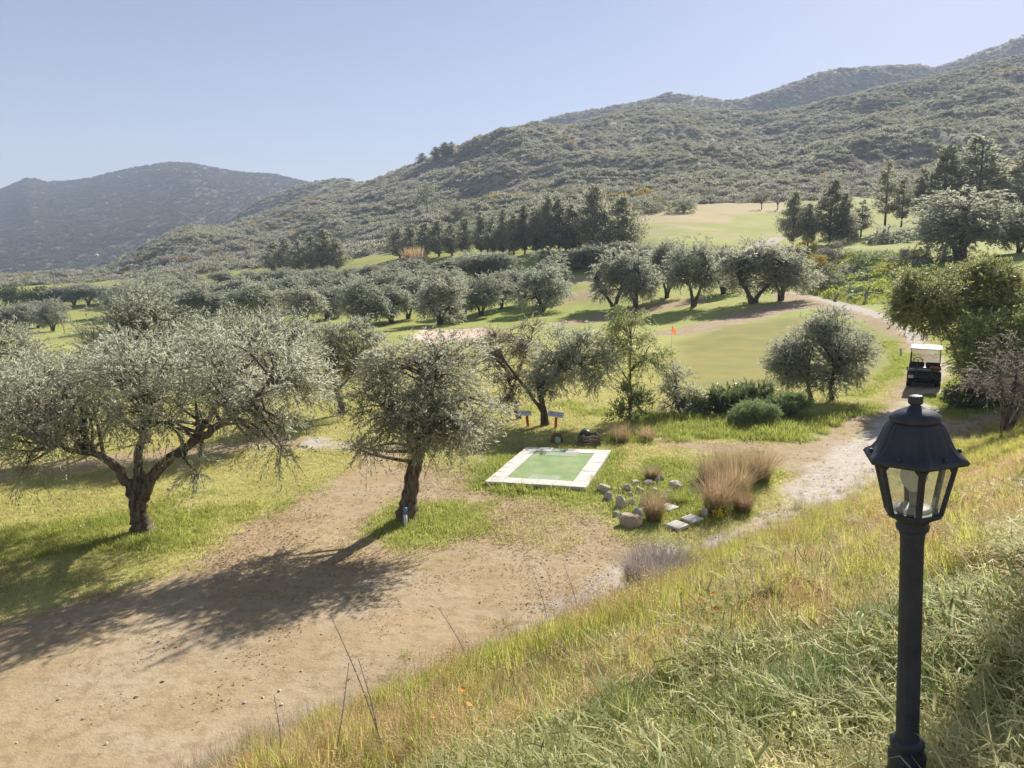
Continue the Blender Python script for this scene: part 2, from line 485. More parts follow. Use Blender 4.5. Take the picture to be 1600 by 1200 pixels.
az_d = np.arange(-42, 42.001, 0.2)
az_o = np.concatenate([np.arange(-180, -42, 3.0), az_d, np.arange(45, 180, 3.0)])
AZ = np.radians(az_o)
NR = 450
LR = np.linspace(math.log(0.7), math.log(1900), NR)
RR = np.exp(LR)
A2, R2 = np.meshgrid(AZ, RR)            # (NR, NA)
GX = np.sin(A2) * R2; GY = np.cos(A2) * R2

def base_height():
    azc = np.clip(A2, -math.radians(40), math.radians(40))
    W = np.tan(azc)
    Y = R2 * np.cos(azc)
    w1 = W[0]
    Yk = []; Zk = []
    for yy, zz in ROWS:
        Yk.append(np.full_like(w1, yy)); Zk.append(np.interp(w1, WC, zz))
    fy = np.interp(w1, WC, FOOT_Y); fz = np.interp(w1, WC, FOOT_Z)
    Yk.append(fy); Zk.append(fz)
    wa, ea, ra = ridge(RA)
    ry = np.interp(w1, wa, ra); rz = CAM_Z + ry * np.interp(w1, wa, ea)
    rz = np.maximum(rz, fz + 0.5)
    # slope of hill A between foot and ridge: slightly convex
    for s, g in ((.2, .15), (.4, .36), (.6, .58), (.8, .8), (.93, .955)):
        Yk.append(fy + (ry - fy) * s); Zk.append(fz + (rz - fz) * g)
    Yk.append(ry); Zk.append(rz)
    Yk.append(ry + 40); Zk.append(rz - 6)
    Yk.append(ry + 260); Zk.append(np.minimum(rz - 70, rz * 0.3) * 0.6 - 10)
    Yk.append(ry + 3000); Zk.append(np.minimum(rz - 70, rz * 0.3) * 0.6 - 14)
    Yk = np.array(Yk); Zk = np.array(Zk)
    z = np.zeros_like(Y)
    for j in range(Y.shape[1]):
        z[:, j] = np.interp(Y[:, j], Yk[:, j], Zk[:, j])
    # far ridges
    def hump(tab, y0, back, pw=1.0):
        w, e, R = ridge(tab)
        rr = np.interp(W, w, R); hh = CAM_Z + rr * np.interp(W, w, e)
        up = np.clip((Y - y0) / (rr - y0), 0, 1) ** pw
        h = np.where(Y <= rr, -25 + (hh + 25) * up, hh - (Y - rr) * back)
        return h
    zB = hump(RB, 560, 0.35, 0.9)
    zC = hump(RC, 430, 0.4, 0.85)
    zD = hump(RD, 420, 0.3, 1.15)
    return z, zB, zC, zD, Y, W, fy, ry

def blur(a, sr, sa):
    def k(s):
        n = int(3 * s) + 1
        x = np.arange(-n, n + 1); g = np.exp(-x * x / (2 * s * s)); return g / g.sum()
    g = k(sr); n = len(g) // 2
    p = np.pad(a, ((n, n), (0, 0)), 'edge')
    a = sum(g[i] * p[i:i + a.shape[0]] for i in range(len(g)))
    g = k(sa); n = len(g) // 2
    p = np.pad(a, ((0, 0), (n, n)), 'edge')
    return sum(g[i] * p[:, i:i + a.shape[1]] for i in range(len(g)))

Z0, ZB, ZC, ZD, YE, WE, FY, RYA = base_height()
Z0 = blur(Z0, 2.2, 3.0)
hillA = smooth(-0.02, 0.25, (YE - FY[None, :]) / (RYA - FY)[None, :])
offR = 1 - 0.75 * np.exp(-((YE - RYA[None, :]) / 55.0) ** 2)
Z0 += hillA * offR * (fbm(GX / 75, GY / 75, 3, 4) * 30 + fbm(GX / 18, GY / 18, 9, 3) * 6) * smooth(0, 60, YE - FY[None, :])
for Zx, s in ((ZB, 5), (ZC, 15), (ZD, 25)):
    Zx += fbm(GX / 110, GY / 110, s, 5) * np.clip(Zx + 20, 0, 60) * 0.28 + fbm(GX / 26, GY / 26, s + 3, 3) * 4
ZB = blur(ZB, 0.8, 0.8); ZC = blur(ZC, 0.8, 0.8); ZD = blur(ZD, .6, .6)
ZZ = np.maximum(np.maximum(Z0, ZB), np.maximum(ZC, ZD))
hillkind = np.argmax(np.stack([Z0, ZB, ZC, ZD]), 0)
# low unevenness of the fields and the clearing
ZZ += fbm(GX / 9, GY / 9, 31, 3) * 0.5 * smooth(30, 70, R2) * (1 - hillA)
ZZ += fbm(GX / 2.2, GY / 2.2, 41, 3) * 0.10 * smooth(6, 9, R2) * (1 - smooth(120, 200, R2))

# the grassy bank below the camera: its toe runs from lower left to upper right
TOE_P = np.array((-2.5, 7.6)); TOE_D = np.array((0.709, 0.705)); TOE_D /= np.linalg.norm(TOE_D)
TOE_N = np.array((TOE_D[1], -TOE_D[0]))          # towards the camera side
def bank_s(x, y):
    """metres inside the bank, measured from its toe"""
    return (x - TOE_P[0]) * TOE_N[0] + (y - TOE_P[1]) * TOE_N[1] - 1.1 * smooth(4, 12, bank_t(x, y))
def bank_t(x, y):
    return (x - TOE_P[0]) * TOE_D[0] + (y - TOE_P[1]) * TOE_D[1]
BS = bank_s(GX, GY) + fbm(GX / 2.5, GY / 2.5, 77, 4) * 1.5 * smooth(3, 6, R2)
BT = bank_t(GX, GY)
prof = np.clip(BS / 7.1, 0, 1.0)
bz = 3.45 * prof ** 0.97 + np.clip(BS - 7.1, 0, 6) * 0.03
fadeT = 1 - smooth(20, 34, BT)
ZZ += bz * fadeT * (1 + 0.0 * BS) + fbm(GX / 0.9, GY / 0.9, 51, 3) * 0.16 * smooth(0.2, 1.5, BS) * fadeT * smooth(1, 3, R2)
HEAP = smooth(2.6, 4.2, BS) * fadeT * smooth(2.0, 3.2, R2) * (1 - smooth(9, 12, R2))
ZZ += HEAP * (0.34 * np.clip(fbm(GX / 0.75, GY / 0.75, 57, 2), -.1, .5) + 0.05 * fbm(GX / 0.2, GY / 0.2, 58, 2))

NA = len(AZ)
def ground(x, y):
    x = np.asarray(x, float); y = np.asarray(y, float)
    a = np.degrees(np.arctan2(x, y)); r = np.sqrt(x * x + y * y)
    fi = np.clip((np.log(np.maximum(r, 0.71)) - LR[0]) / (LR[1] - LR[0]), 0, NR - 1.001)
    fj = np.interp(a, az_o, np.arange(NA))
    fj = np.clip(fj, 0, NA - 1.001)
    i = fi.astype(int); j = fj.astype(int)
    u = fi - i; v = fj - j
    return (ZZ[i, j] * (1 - u) * (1 - v) + ZZ[i + 1, j] * u * (1 - v) + ZZ[i, j + 1] * (1 - u) * v + ZZ[i + 1, j + 1] * u * v)

_T = np.exp(np.linspace(math.log(1.2), math.log(1700), 1500))
def gpt(px, py):
    """where the ray through a pixel meets the ground"""
    r = np.array(ray(px, py))
    P = r[None, :] * _T[:, None]
    h = CAM_Z + P[:, 2] - ground(P[:, 0], P[:, 1])
    k = np.argmax(h < 0)
    if h[k] >= 0: k = len(_T) - 1
    k = max(k, 1)
    f = h[k - 1] / (h[k - 1] - h[k] + 1e-9)
    p = P[k - 1] + (P[k] - P[k - 1]) * f
    return np.array((p[0], p[1], float(ground(p[0], p[1]))))

def poly_sd(poly, X, Y):
    """signed distance, positive inside"""
    P = np.array(poly, float)
    d = np.full(X.shape, 1e9); ins = np.zeros(X.shape, bool)
    for k in range(len(P)):
        a = P[k]; b = P[(k + 1) % len(P)]
        ex, ey = b - a
        t = np.clip(((X - a[0]) * ex + (Y - a[1]) * ey) / (ex * ex + ey * ey + 1e-12), 0, 1)
        d = np.minimum(d, (X - a[0] - ex * t) ** 2 + (Y - a[1] - ey * t) ** 2)
        c = ((a[1] <= Y) != (b[1] <= Y))
        ins ^= c & (X < (b[0] - a[0]) * (Y - a[1]) / (b[1] - a[1] + 1e-12) + a[0])
    return np.where(ins, 1, -1) * np.sqrt(d)

def pxpoly(pts):
    return [tuple(gpt(x, y)[:2]) for x, y in pts]

SOIL = [pxpoly([(-300, 1010), (0, 965), (180, 925), (300, 872), (400, 815), (470, 775), (545, 735), (555, 700), (640, 692), (650, 730), (690, 722), (740, 742), (765, 772),
                (860, 788), (940, 806), (960, 838), (1060, 852), (1150, 825), (1210, 790), (1228, 740), (1180, 715), (1060, 702), (1000, 692), (1010, 680), (1100, 690),
                (1250, 690), (1312, 660), (1362, 640), (1385, 615), (1412, 592), (1425, 560), (1402, 532), (1366, 511), (1316, 493), (1266, 479), (1206, 467), (1210, 454),
                (1265, 459), (1330, 475), (1400, 495), (1447, 525), (1478, 560), (1482, 600), (1452, 630), (1480, 655), (1560, 640), (1640, 630), (1500, 690), (1330, 770),
                (1180, 860), (970, 930), (720, 1080), (370, 1240), (-300, 1500)]),
        pxpoly([(-150, 742), (120, 716), (300, 696), (420, 681), (520, 684), (570, 700), (520, 703), (400, 703), (200, 727), (0, 752), (-150, 765)]),
        pxpoly([(1000, 524), (1100, 503), (1180, 480), (1260, 470), (1285, 477), (1180, 502), (1080, 524)]),
        pxpoly([(860, 503), (960, 487), (1100, 463), (1112, 471), (980, 497), (880, 510)]),
        pxpoly([(830, 468), (890, 458), (960, 448), (960, 462), (890, 474)])]
ISL = [pxpoly([(570, 836), (598, 802), (640, 786), (700, 781), (762, 800), (757, 832), (690, 850), (620, 856)])]
PATCH = [(pxpoly([(735, 845), (745, 770), (850, 775), (955, 795), (985, 850), (900, 885), (800, 875)]), .0, .22),
         (pxpoly([(640, 785), (650, 725), (745, 725), (760, 775)]), -.1, .2),
         (pxpoly([(800, 960), (830, 900), (980, 880), (1010, 900), (900, 960)]), 0, .45),
         (pxpoly([(330, 860), (420, 800), (480, 780), (480, 820), (380, 880)]), -.1, .3)]
LUSH = [(pxpoly([(955, 692), (1005, 652), (1130, 655), (1300, 648), (1385, 635), (1340, 682), (1250, 688), (1100, 683)]), 1.0),
        (ISL[0], 0.8),
        (pxpoly([(1340, 620), (1410, 585), (1420, 560), (1395, 530), (1360, 512), (1290, 492), (1210, 480), (1215, 500), (1330, 510), (1385, 545), (1395, 580)]), 0.95),
        (pxpoly([(1240, 452), (1330, 466), (1420, 490), (1480, 540), (1500, 520), (1440, 470), (1330, 445)]), 0.9),
        (pxpoly([(690, 800), (700, 740), (800, 690), (990, 690), (1010, 760), (930, 800)]), 0.55),
        (pxpoly([(-200, 900), (0, 830), (200, 800), (420, 790), (460, 775), (300, 868), (0, 960), (-200, 990)]), 0.42),
        (pxpoly([(925, 850), (930, 770), (1010, 720), (1210, 740), (1200, 790), (1060, 850)]), 0.7),
        (pxpoly([(1250, 470), (1270, 425), (1330, 395), (1440, 400), (1460, 470), (1330, 475)]), 1.0),
        (pxpoly([(640, 505), (760, 480), (900, 480), (960, 470), (1100, 470), (1000, 510), (860, 520)]), 0.8),
        (pxpoly([(1370, 640), (1470, 590), (1580, 600), (1600, 640), (1480, 660)]), 0.8),
        (pxpoly([(650, 440), (660, 410), (860, 400), (960, 430), (760, 470)]), 0.8)]
DRY = [(pxpoly([(995, 350), (1000, 325), (1080, 325), (1140, 340), (1140, 350)]), 1.2),
       (pxpoly([(1080, 325), (1120, 305), (1220, 305), (1230, 330), (1140, 335)]), 1.1),
       (pxpoly([(990, 385), (1000, 350), (1240, 340), (1240, 380)]), 0.35),
       (pxpoly([(890, 443), (890, 430), (970, 426), (970, 440)]), 1.0),
       (pxpoly([(840, 640), (860, 600), (1000, 600), (990, 660)]), 0.25)]
SAND = [pxpoly([(640, 528), (660, 514), (760, 511), (775, 522), (740, 533), (670, 535)])]
GREEN = [pxpoly([(1045, 590), (1055, 535), (1120, 512), (1250, 495), (1330, 505), (1385, 535), (1400, 570), (1340, 600), (1200, 612), (1090, 610)])]
PALE = [(pxpoly([(470, 705), (480, 684), (560, 684), (580, 702)]), 1.2),
        (pxpoly([(1150, 398), (1196, 372), (1228, 370), (1196, 396)]), 2.5),
        (pxpoly([(1000, 870), (1200, 780), (1330, 690), (1440, 610), (1470, 560), (1400, 510), (1300, 475), (1220, 455), (1330, 470), (1480, 540), (1500, 620), (1400, 730), (1180, 860), (720, 1080), (500, 1160), (480, 1130), (700, 1040)]), 1.15),
        (pxpoly([(990, 526), (1100, 500), (1180, 478), (1280, 468), (1290, 480), (1180, 505), (1080, 526)]), 0.2)]
SOIL.append(PALE[1][0])

def eval_masks(X, Y):
    sd = np.full(X.shape, -1e3)
    for p in SOIL: sd = np.maximum(sd, poly_sd(p, X, Y))
    for p in ISL: sd = np.minimum(sd, -poly_sd(p, X, Y))
    for p, lo, hi in PATCH:
        k = smooth(-.4, .8, poly_sd(p, X, Y))
        sd = sd * (1 - k) + np.clip(sd, lo, hi) * k
    sd = np.clip(sd, -4, 4)
    lush = 0.15 + 0.38 * smooth(38, 62, np.hypot(X, Y))
    for p, v in LUSH: lush = np.maximum(lush, v * smooth(-1.0, 1.0, poly_sd(p, X, Y)))
    dry = np.zeros(X.shape)
    for p, v in DRY: dry = np.maximum(dry, v * smooth(-3.0, 3.0, poly_sd(p, X, Y)))
    sand = np.full(X.shape, -4.0)
    for p in SAND: sand = np.maximum(sand, np.clip(poly_sd(p, X, Y), -4, 4))
    green = np.zeros(X.shape)
    for p in GREEN: green = np.maximum(green, smooth(-1.2, 1.2, poly_sd(p, X, Y)))
    grav = np.zeros(X.shape)
    for p, v in PALE: grav = np.maximum(grav, v * smooth(-1.0, 1.0, poly_sd(p, X, Y)))
    return sd, lush, dry, sand, green, grav

M_sd, M_lush, M_dry, M_sand, M_green, M_grav = eval_masks(GX, GY)
M_bank = smooth(0.0, 0.7, BS) * fadeT
M_sd = np.where(BS > 0, np.minimum(M_sd, 1.5 - 2.2 * BS * fadeT), M_sd)
M_grav = np.where(hillkind == 3, -1.0, M_grav)      # far mountain's ground colour darkened for dense scrub lying in shade
M_hill = np.clip((YE - FY[None, :]) / 8.0 + 0.5, 0, 1)
far_left = smooth(150, 200, YE)
# sand lies a little lower than the turf around it
ZZ -= 0.25 * smooth(-0.3, 1.0, M_sand)

def build_ground():
    verts = np.stack([GX, GY, ZZ], -1).reshape(-1, 3)
    mA = np.stack([M_sd, M_lush, M_dry, M_sand], -1).reshape(-1, 4)
    mB = np.stack([M_hill, M_grav, M_bank, M_green], -1).reshape(-1, 4)
    i, j = np.meshgrid(np.arange(NR - 1), np.arange(NA - 1), indexing='ij')
    quads = np.stack([i * NA + j, (i + 1) * NA + j, (i + 1) * NA + j + 1, i * NA + j + 1], -1).reshape(-1, 4)[:, ::-1]
    # close the ring behind the camera
    ii = np.arange(NR - 1)
    back = np.stack([ii * NA + NA - 1, (ii + 1) * NA + NA - 1, (ii + 1) * NA, ii * NA], -1)[:, ::-1]
    # vertex normals of the whole sheet, so that the pieces meet without seams
    def nrm(q):
        a, b, c = verts[q[:, 0]], verts[q[:, 1]], verts[q[:, 3]]
        return np.cross(b - a, c - a)
    N = np.zeros_like(verts)
    fn = nrm(quads)
    for k in range(4): np.add.at(N, quads[:, k], fn)
    N /= np.linalg.norm(N, axis=1)[:, None] + 1e-12
    N[N[:, 2] < 0] *= -1
    g = lambda A: A.reshape(-1)[quads[:, 0]]
    hk = g(hillkind); hill = g(M_hill) > 0.5
    kind = np.zeros(len(quads), int)                       # 0 lawn
    kind[(g(M_bank) > 0.5)] = 1
    kind[(g(M_sd) > 0) & (g(M_bank) <= 0.5)] = 2
    kind[g(M_green) > 0.5] = 3
    kind[g(M_sand) > 0] = 4
    kind[hill & (hk == 0)] = 5
    kind[hk == 1] = 6; kind[hk == 2] = 7; kind[hk == 3] = 8
    names = ['lawn', 'grass_bank_ground', 'dirt_road', 'putting_green', 'sand_bunker', 'hillside', 'ridge_terrain', 'hill_terrain', 'mountain_terrain']
    labs = ['rough fairway grass between the olive trees', 'steep earth bank under the lamp post', 'bare tan dirt clearing and gravel track',
            'smooth mown putting green beside the track', 'pinkish sand bunker behind the olive trees', 'scrub covered hillside rising behind the cypress trees',
            'hazy green ridge behind the scrub hillside', 'small rocky hill behind the left end of the hillside', 'bluish far mountain at the left']
    for k in range(9):
        q = quads[kind == k]
        if k == 0: q = np.concatenate([q, back])
        if not len(q): continue
        used, inv = np.unique(q.ravel(), return_inverse=True)
        me = np_mesh(names[k], verts[used], inv.reshape(-1, 4), MAT['terrain'], True, {'maskA': mA[used], 'maskB': mB[used]})
        me.normals_split_custom_set_from_vertices(N[used].tolist())
        tag(mesh_obj(names[k], me), labs[k], None, None, 'structure')
build_ground()

# ------------------------------------------------------------------ leaves, twigs, trees
def unit(a):
    return a / (np.linalg.norm(a, axis=-1, keepdims=True) + 1e-9)

def leaf_quads(p, a, l, w, rng, tint):
    """rhombic leaves at p along a; l and w arrays"""
    b = unit(np.cross(a, rng.normal(size=a.shape)))
    n = np.cross(a, b)
    l = l[:, None]; w = w[:, None]
    v0 = p; v1 = p + a * l * 0.45 + b * w * 0.5 + n * w * 0.15
    v2 = p + a * l; v3 = p + a * l * 0.45 - b * w * 0.5 + n * w * 0.15
    V = np.stack([v0, v1, v2, v3], 1).reshape(-1, 3)
    F = np.arange(len(V)).reshape(-1, 4)
    return V, F, np.repeat(tint, 4)

def crown(blobs, n_clump, twigs, leaves, tw_len, ll, lw, rng, droop=0.25, shell=0.55, clump_r=0.33, up=0.25, spread=0.5):
    """blobs: (centre, radii). Returns leaf arrays and clump centres"""
    C = np.array([b[0] for b in blobs], float); R = np.array([b[1] for b in blobs], float)
    vol = np.prod(R, 1) ** (2 / 3.); pr = vol / vol.sum()
    bi = rng.choice(len(blobs), n_clump, p=pr)
    d = unit(rng.normal(size=(n_clump, 3)))
    rad = shell + (1 - shell) * rng.random(n_clump) ** 0.6
    cc = C[bi] + d * R[bi] * rad[:, None] * 0.85
    cs = clump_r * np.mean(R[bi], 1) * rng.uniform(0.45, 1.45, n_clump)
    ctint = rng.uniform(-0.22, 0.22, n_clump)
    T = n_clump * twigs
    ci = np.repeat(np.arange(n_clump), twigs)
    off = unit(rng.normal(size=(T, 3))) * (rng.random(T) ** 0.5)[:, None]
    off[:, 2] *= 0.75
    o = cc[ci] + off * cs[ci][:, None]
    outw = unit(o - C[bi[ci]] + np.array((0, 0, 0.001)))
    td = unit(outw * 0.6 + off * 0.5 + rng.normal(size=(T, 3)) * 0.45 + np.array((0, 0, up)))
    tl = tw_len * rng.uniform(0.5, 1.3, T)
    L = T * leaves
    ti = np.repeat(np.arange(T), leaves)
    s = np.tile((np.arange(leaves) + 0.5) / leaves, T)
    p = o[ti] + td[ti] * (tl[ti] * s)[:, None]
    p[:, 2] -= droop * tl[ti] * s ** 2
    a = unit(td[ti] * 0.55 + rng.normal(size=(L, 3)) * spread * 0.6 - np.array((0, 0, droop * 0.5)))
    l = ll * rng.uniform(0.6, 1.25, L); w = lw * rng.uniform(0.7, 1.2, L)
    tint = np.clip(0.36 + ctint[ci][ti] + (rng.normal(size=T) * .14)[ti] + .2 * s + rng.normal(size=L) * 0.14, 0, 1)
    return leaf_quads(p, a, l, w, rng, tint), cc, (o, td, tl)

def tubes(paths, n=6, rng=None, rough=0.0):
    """paths: list of (points (k,3), radii (k)); one mesh"""
    V = []; F = []; o = 0
    for pts, rad in paths:
        pts = np.asarray(pts, float); rad = np.asarray(rad, float)
        k = len(pts)
        d = np.gradient(pts, axis=0); d = unit(d)
        ref = np.array((0.31, 0.2, 0.93)) if abs(d[0, 2]) < 0.8 else np.array((1, 0.1, 0.05))
        u = unit(np.cross(d, ref)); v = np.cross(d, u)
        a = np.arange(n) * 2 * math.pi / n
        rr = rad[:, None] * (1 + (rng.normal(size=(k, n)) * rough if rng is not None else 0))
        P = pts[:, None, :] + (u[:, None, :] * np.cos(a)[None, :, None] + v[:, None, :] * np.sin(a)[None, :, None]) * rr[:, :, None]
        V.append(P.reshape(-1, 3))
        i, j = np.meshgrid(np.arange(k - 1), np.arange(n), indexing='ij')
        F.append(np.stack([o + i * n + j, o + i * n + (j + 1) % n, o + (i + 1) * n + (j + 1) % n, o + (i + 1) * n + j], -1).reshape(-1, 4))
        o += k * n
    return np.concatenate(V), np.concatenate(F)

def spline(pts, n):
    pts = np.asarray(pts, float)
    t = np.linspace(0, 1, len(pts)); tt = np.linspace(0, 1, n)
    out = np.stack([np.interp(tt, t, pts[:, k]) for k in range(3)], 1)
    for _ in range(max(1, n // len(pts))):
        out[1:-1] = 0.25 * out[:-2] + 0.5 * out[1:-1] + 0.25 * out[2:]
    return out

def tree(name, base, limbs, blobs, label, cat='tree', group=None, leafmat='olive', barkmat='bark', n_clump=90, twigs=16, leaves=14,
         tw_len=0.4, ll=0.075, lw=0.02, seed=1, droop=0.3, shell=0.5, clump_r=0.33, up=0.2, twig_r=0.006, sticks=0.25, spread=0.5, trunk_name='trunk'):
    """base: world point; limbs: list of (world pts, r0, r1); blobs: (world centre, radii)"""
    rng = np.random.default_rng(seed)
    base = np.asarray(base, float)
    e = empty(name, base, label, cat, group)
    bl = [(np.asarray(c) - base, r) for c, r in blobs]
    (V, F, T), cc, (o, td, tl) = crown(bl, n_clump, twigs, leaves, tw_len, ll, lw, rng, droop, shell, clump_r, up, spread)
    cm = np_mesh('crown', V, F, MAT[leafmat], False, {'tint': T})
    mesh_obj('crown', cm, e)
    paths = []
    ends = []
    for pts, r0, r1 in limbs:
        pts = np.asarray(pts, float) - base
        n = max(8, int(len(pts) * 4))
        sp = spline(pts, n)
        sp[1:-1] += rng.normal(size=(n - 2, 3)) * r0 * 0.10
        rad = np.linspace(0, 1, n); rad = r0 + (r1 - r0) * rad ** 0.8
        paths.append((sp, rad))
        for q in range(n // 2, n): ends.append((sp[q], rad[q]))
    E = np.array([q[0] for q in ends]) if ends else np.zeros((1, 3)); Er = np.array([q[1] for q in ends]) if ends else np.array([0.03])
    big = list(paths)
    thin = []
    for c in cc:
        dist = np.linalg.norm(E - c, axis=1) + np.maximum(0, E[:, 2] - c[2]) * 0.6
        k = np.argmin(dist + rng.random(len(E)) * 0.3)
        m = (E[k] + c) / 2 + rng.normal(size=3) * 0.12 * np.linalg.norm(E[k] - c) + np.array((0, 0, 0.08 * np.linalg.norm(E[k] - c)))
        r0 = min(Er[k] * 0.6, 0.045)
        thin.append((spline([E[k], m, c], 5), np.linspace(r0, r0 * 0.3, 5)))
    ns = int(len(o) * sticks)
    if ns:
        for q in rng.choice(len(o), ns, replace=False):
            s0 = o[q] - td[q] * tl[q] * 0.6; s1 = o[q] + td[q] * tl[q] * 0.9 - np.array((0, 0, droop * tl[q] * 0.8))
            thin.append((np.array([s0, (s0 + s1) / 2 + np.array((0, 0, .03)), s1]), np.array([twig_r, twig_r * .8, twig_r * .3])))
    if big:
        V1, F1 = tubes(big, 14, rng, 0.035)
        # widen and ridge the foot
        zb = V1[:, 2]
        fl = np.clip(1 - zb / 0.6, 0, 1) ** 1.6
        ang = np.arctan2(V1[:, 1], V1[:, 0])
        V1[:, :2] *= (1 + fl * (0.22 + 0.16 * np.sin(ang * 5 + seed) + .08 * np.sin(ang * 9 + 2 * seed)))[:, None]
        tm = np_mesh(trunk_name, V1, F1, MAT[barkmat], True)
        mesh_obj(trunk_name, tm, e)
    if thin:
        V2, F2 = tubes(thin, 4)
        bmh = np_mesh('branches', V2, F2, MAT[barkmat], True)
        mesh_obj('branches', bmh, e)
    return e

def copy_tree(root, loc, scale, rz, label, group=None):
    c = root.copy(); COL.objects.link(c)
    h_ = math.sin(loc[0] * 12.9 + loc[1] * 7.7)
    c.location = loc; c.scale = (scale[0] * (1 + .14 * h_), scale[1] * (1 - .14 * h_), scale[2]); c.rotation_euler = (.07 * math.sin(rz * 5), .09 * h_, rz)
    c['label'] = label
    if group: c['group'] = group
    for ch in root.children:
        k = ch.copy(); COL.objects.link(k); k.parent = c
    return c

def pb(px, py, rx, ry, Y, dy=0.0, rz=None):
    """a blob of foliage seen at px,py with pixel radii, dy metres nearer (-) or farther"""
    c = at(px, py, Y + dy)
    s = (Y + dy) / 1200.0
    return (c, (rx * s, (rz if rz else (rx * 0.9) * s), ry * s))
def pl(pts, Y):
    return [at(x, y, Y + (d[0] if d else 0)) for x, y, *d in pts]

# --- big olive at the left, its trunk dividing into three
b1 = gpt(222, 832); Y1 = b1[1]
limbs = [(pl([(222, 838), (219, 815), (215, 790), (215, 762), (217, 735)], Y1), 0.195, 0.095),
         (pl([(215, 800), (208, 772), (195, 745), (176, 724), (150, 708), (120, 706, -.3), (70, 690, -.6)], Y1), 0.135, 0.04),
         (pl([(214, 775), (217, 740), (214, 712), (228, 670, .3), (240, 620, .5)], Y1), 0.12, 0.05),
         (pl([(217, 800), (222, 776), (240, 742), (262, 716), (292, 699), (322, 676, -.2), (380, 640, -.4), (430, 600, -.3)], Y1), 0.15, 0.045),
         (pl([(292, 700), (330, 650, .5), (360, 590, .8)], Y1), 0.07, 0.04)]
blobs = [pb(55, 690, 80, 55, Y1, -.6), pb(70, 625, 95, 60, Y1, -.2), pb(10, 640, 70, 75, Y1, .3), pb(170, 620, 95, 62, Y1, .2), pb(240, 590, 105, 60, Y1, .4),
         pb(320, 570, 95, 55, Y1, .5), pb(395, 585, 95, 65, Y1, 0), pb(440, 625, 68, 70, Y1, -.3), pb(430, 680, 45, 35, Y1, -.5), pb(240, 640, 90, 35, Y1, -.4),
         pb(310, 640, 60, 35, Y1, -.5), pb(305, 727, 20, 16, Y1, -.5), pb(470, 590, 45, 50, Y1, .4),
         pb(110, 590, 90, 45, Y1, 2.4), pb(230, 560, 95, 42, Y1, 2.8), pb(340, 552, 90, 42, Y1, 2.6), pb(425, 565, 65, 42, Y1, 2.2), pb(0, 600, 70, 50, Y1, 2.0)]
tree('olive_tree', b1, limbs, blobs, 'large spreading olive with three limbs forking from a short trunk on the left lawn', 'tree', 'olive trees around the clearing',
     n_clump=255, twigs=16, leaves=14, tw_len=0.5, ll=0.105, lw=0.025, seed=11, droop=0.45, sticks=0.22, clump_r=0.46)

# --- leaning olive beside the tee
b2 = gpt(632, 812); Y2 = b2[1]
limbs = [(pl([(633, 818), (637, 785), (645, 745), (653, 712), (664, 680), (672, 650)], Y2), 0.185, 0.12),
         (pl([(656, 705), (635, 660, -.3), (600, 635, -.5)], Y2), 0.07, 0.03),
         (pl([(668, 665), (700, 630, .2), (740, 620, .3)], Y2), 0.08, 0.03),
         (pl([(670, 660), (675, 610), (680, 560)], Y2), 0.08, 0.03)]
blobs = [pb(665, 600, 85, 60, Y2), pb(610, 640, 62, 45, Y2, -.3), pb(735, 635, 60, 58, Y2, .1), pb(690, 560, 68, 38, Y2, .2), pb(585, 672, 42, 30, Y2, -.5),
         pb(752, 680, 38, 36, Y2, -.2), pb(655, 660, 70, 38, Y2, -.8), pb(705, 660, 60, 42, Y2, -.7), pb(568, 705, 24, 18, Y2, -.4), pb(630, 580, 60, 45, Y2, .4)]
tree('olive_tree', b2, limbs, blobs, 'leaning olive with one stout trunk and rounded crown beside the tee mat', 'tree', 'olive trees around the clearing',
     n_clump=115, twigs=16, leaves=14, clump_r=.42, tw_len=0.46, ll=0.1, lw=0.025, seed=12, droop=0.45, sticks=0.2)

# --- olive cut by the left edge
b3 = gpt(-95, 742); Y3 = b3[1]
limbs = [(pl([(-95, 745), (-85, 700), (-70, 660), (-40, 610)], Y3), 0.2, 0.09)]
blobs = [pb(-60, 600, 90, 70, Y3), pb(25, 570, 70, 50, Y3, .2), pb(0, 540, 60, 35, Y3, .4), pb(60, 590, 50, 45, Y3, -.2), pb(-80, 540, 90, 50, Y3)]
tree('olive_tree', b3, limbs, blobs, 'silvery olive crown cut off by the left edge of the picture', 'tree', 'olive trees around the clearing',
     n_clump=120, twigs=18, leaves=14, clump_r=.45, tw_len=0.42, ll=0.09, lw=0.025, seed=13, sticks=0.3)

def near_tree(bx, by, limbs_px, blobs_px, label, seed, **kw):
    b = gpt(bx, by); Y = b[1]
    return tree(kw.pop('name', 'olive_tree'), b, [(pl(p, Y), r0, r1) for p, r0, r1 in limbs_px], [pb(*q[:4], Y, *(q[4:] or (0,))) for q in blobs_px], label, seed=seed, **kw)

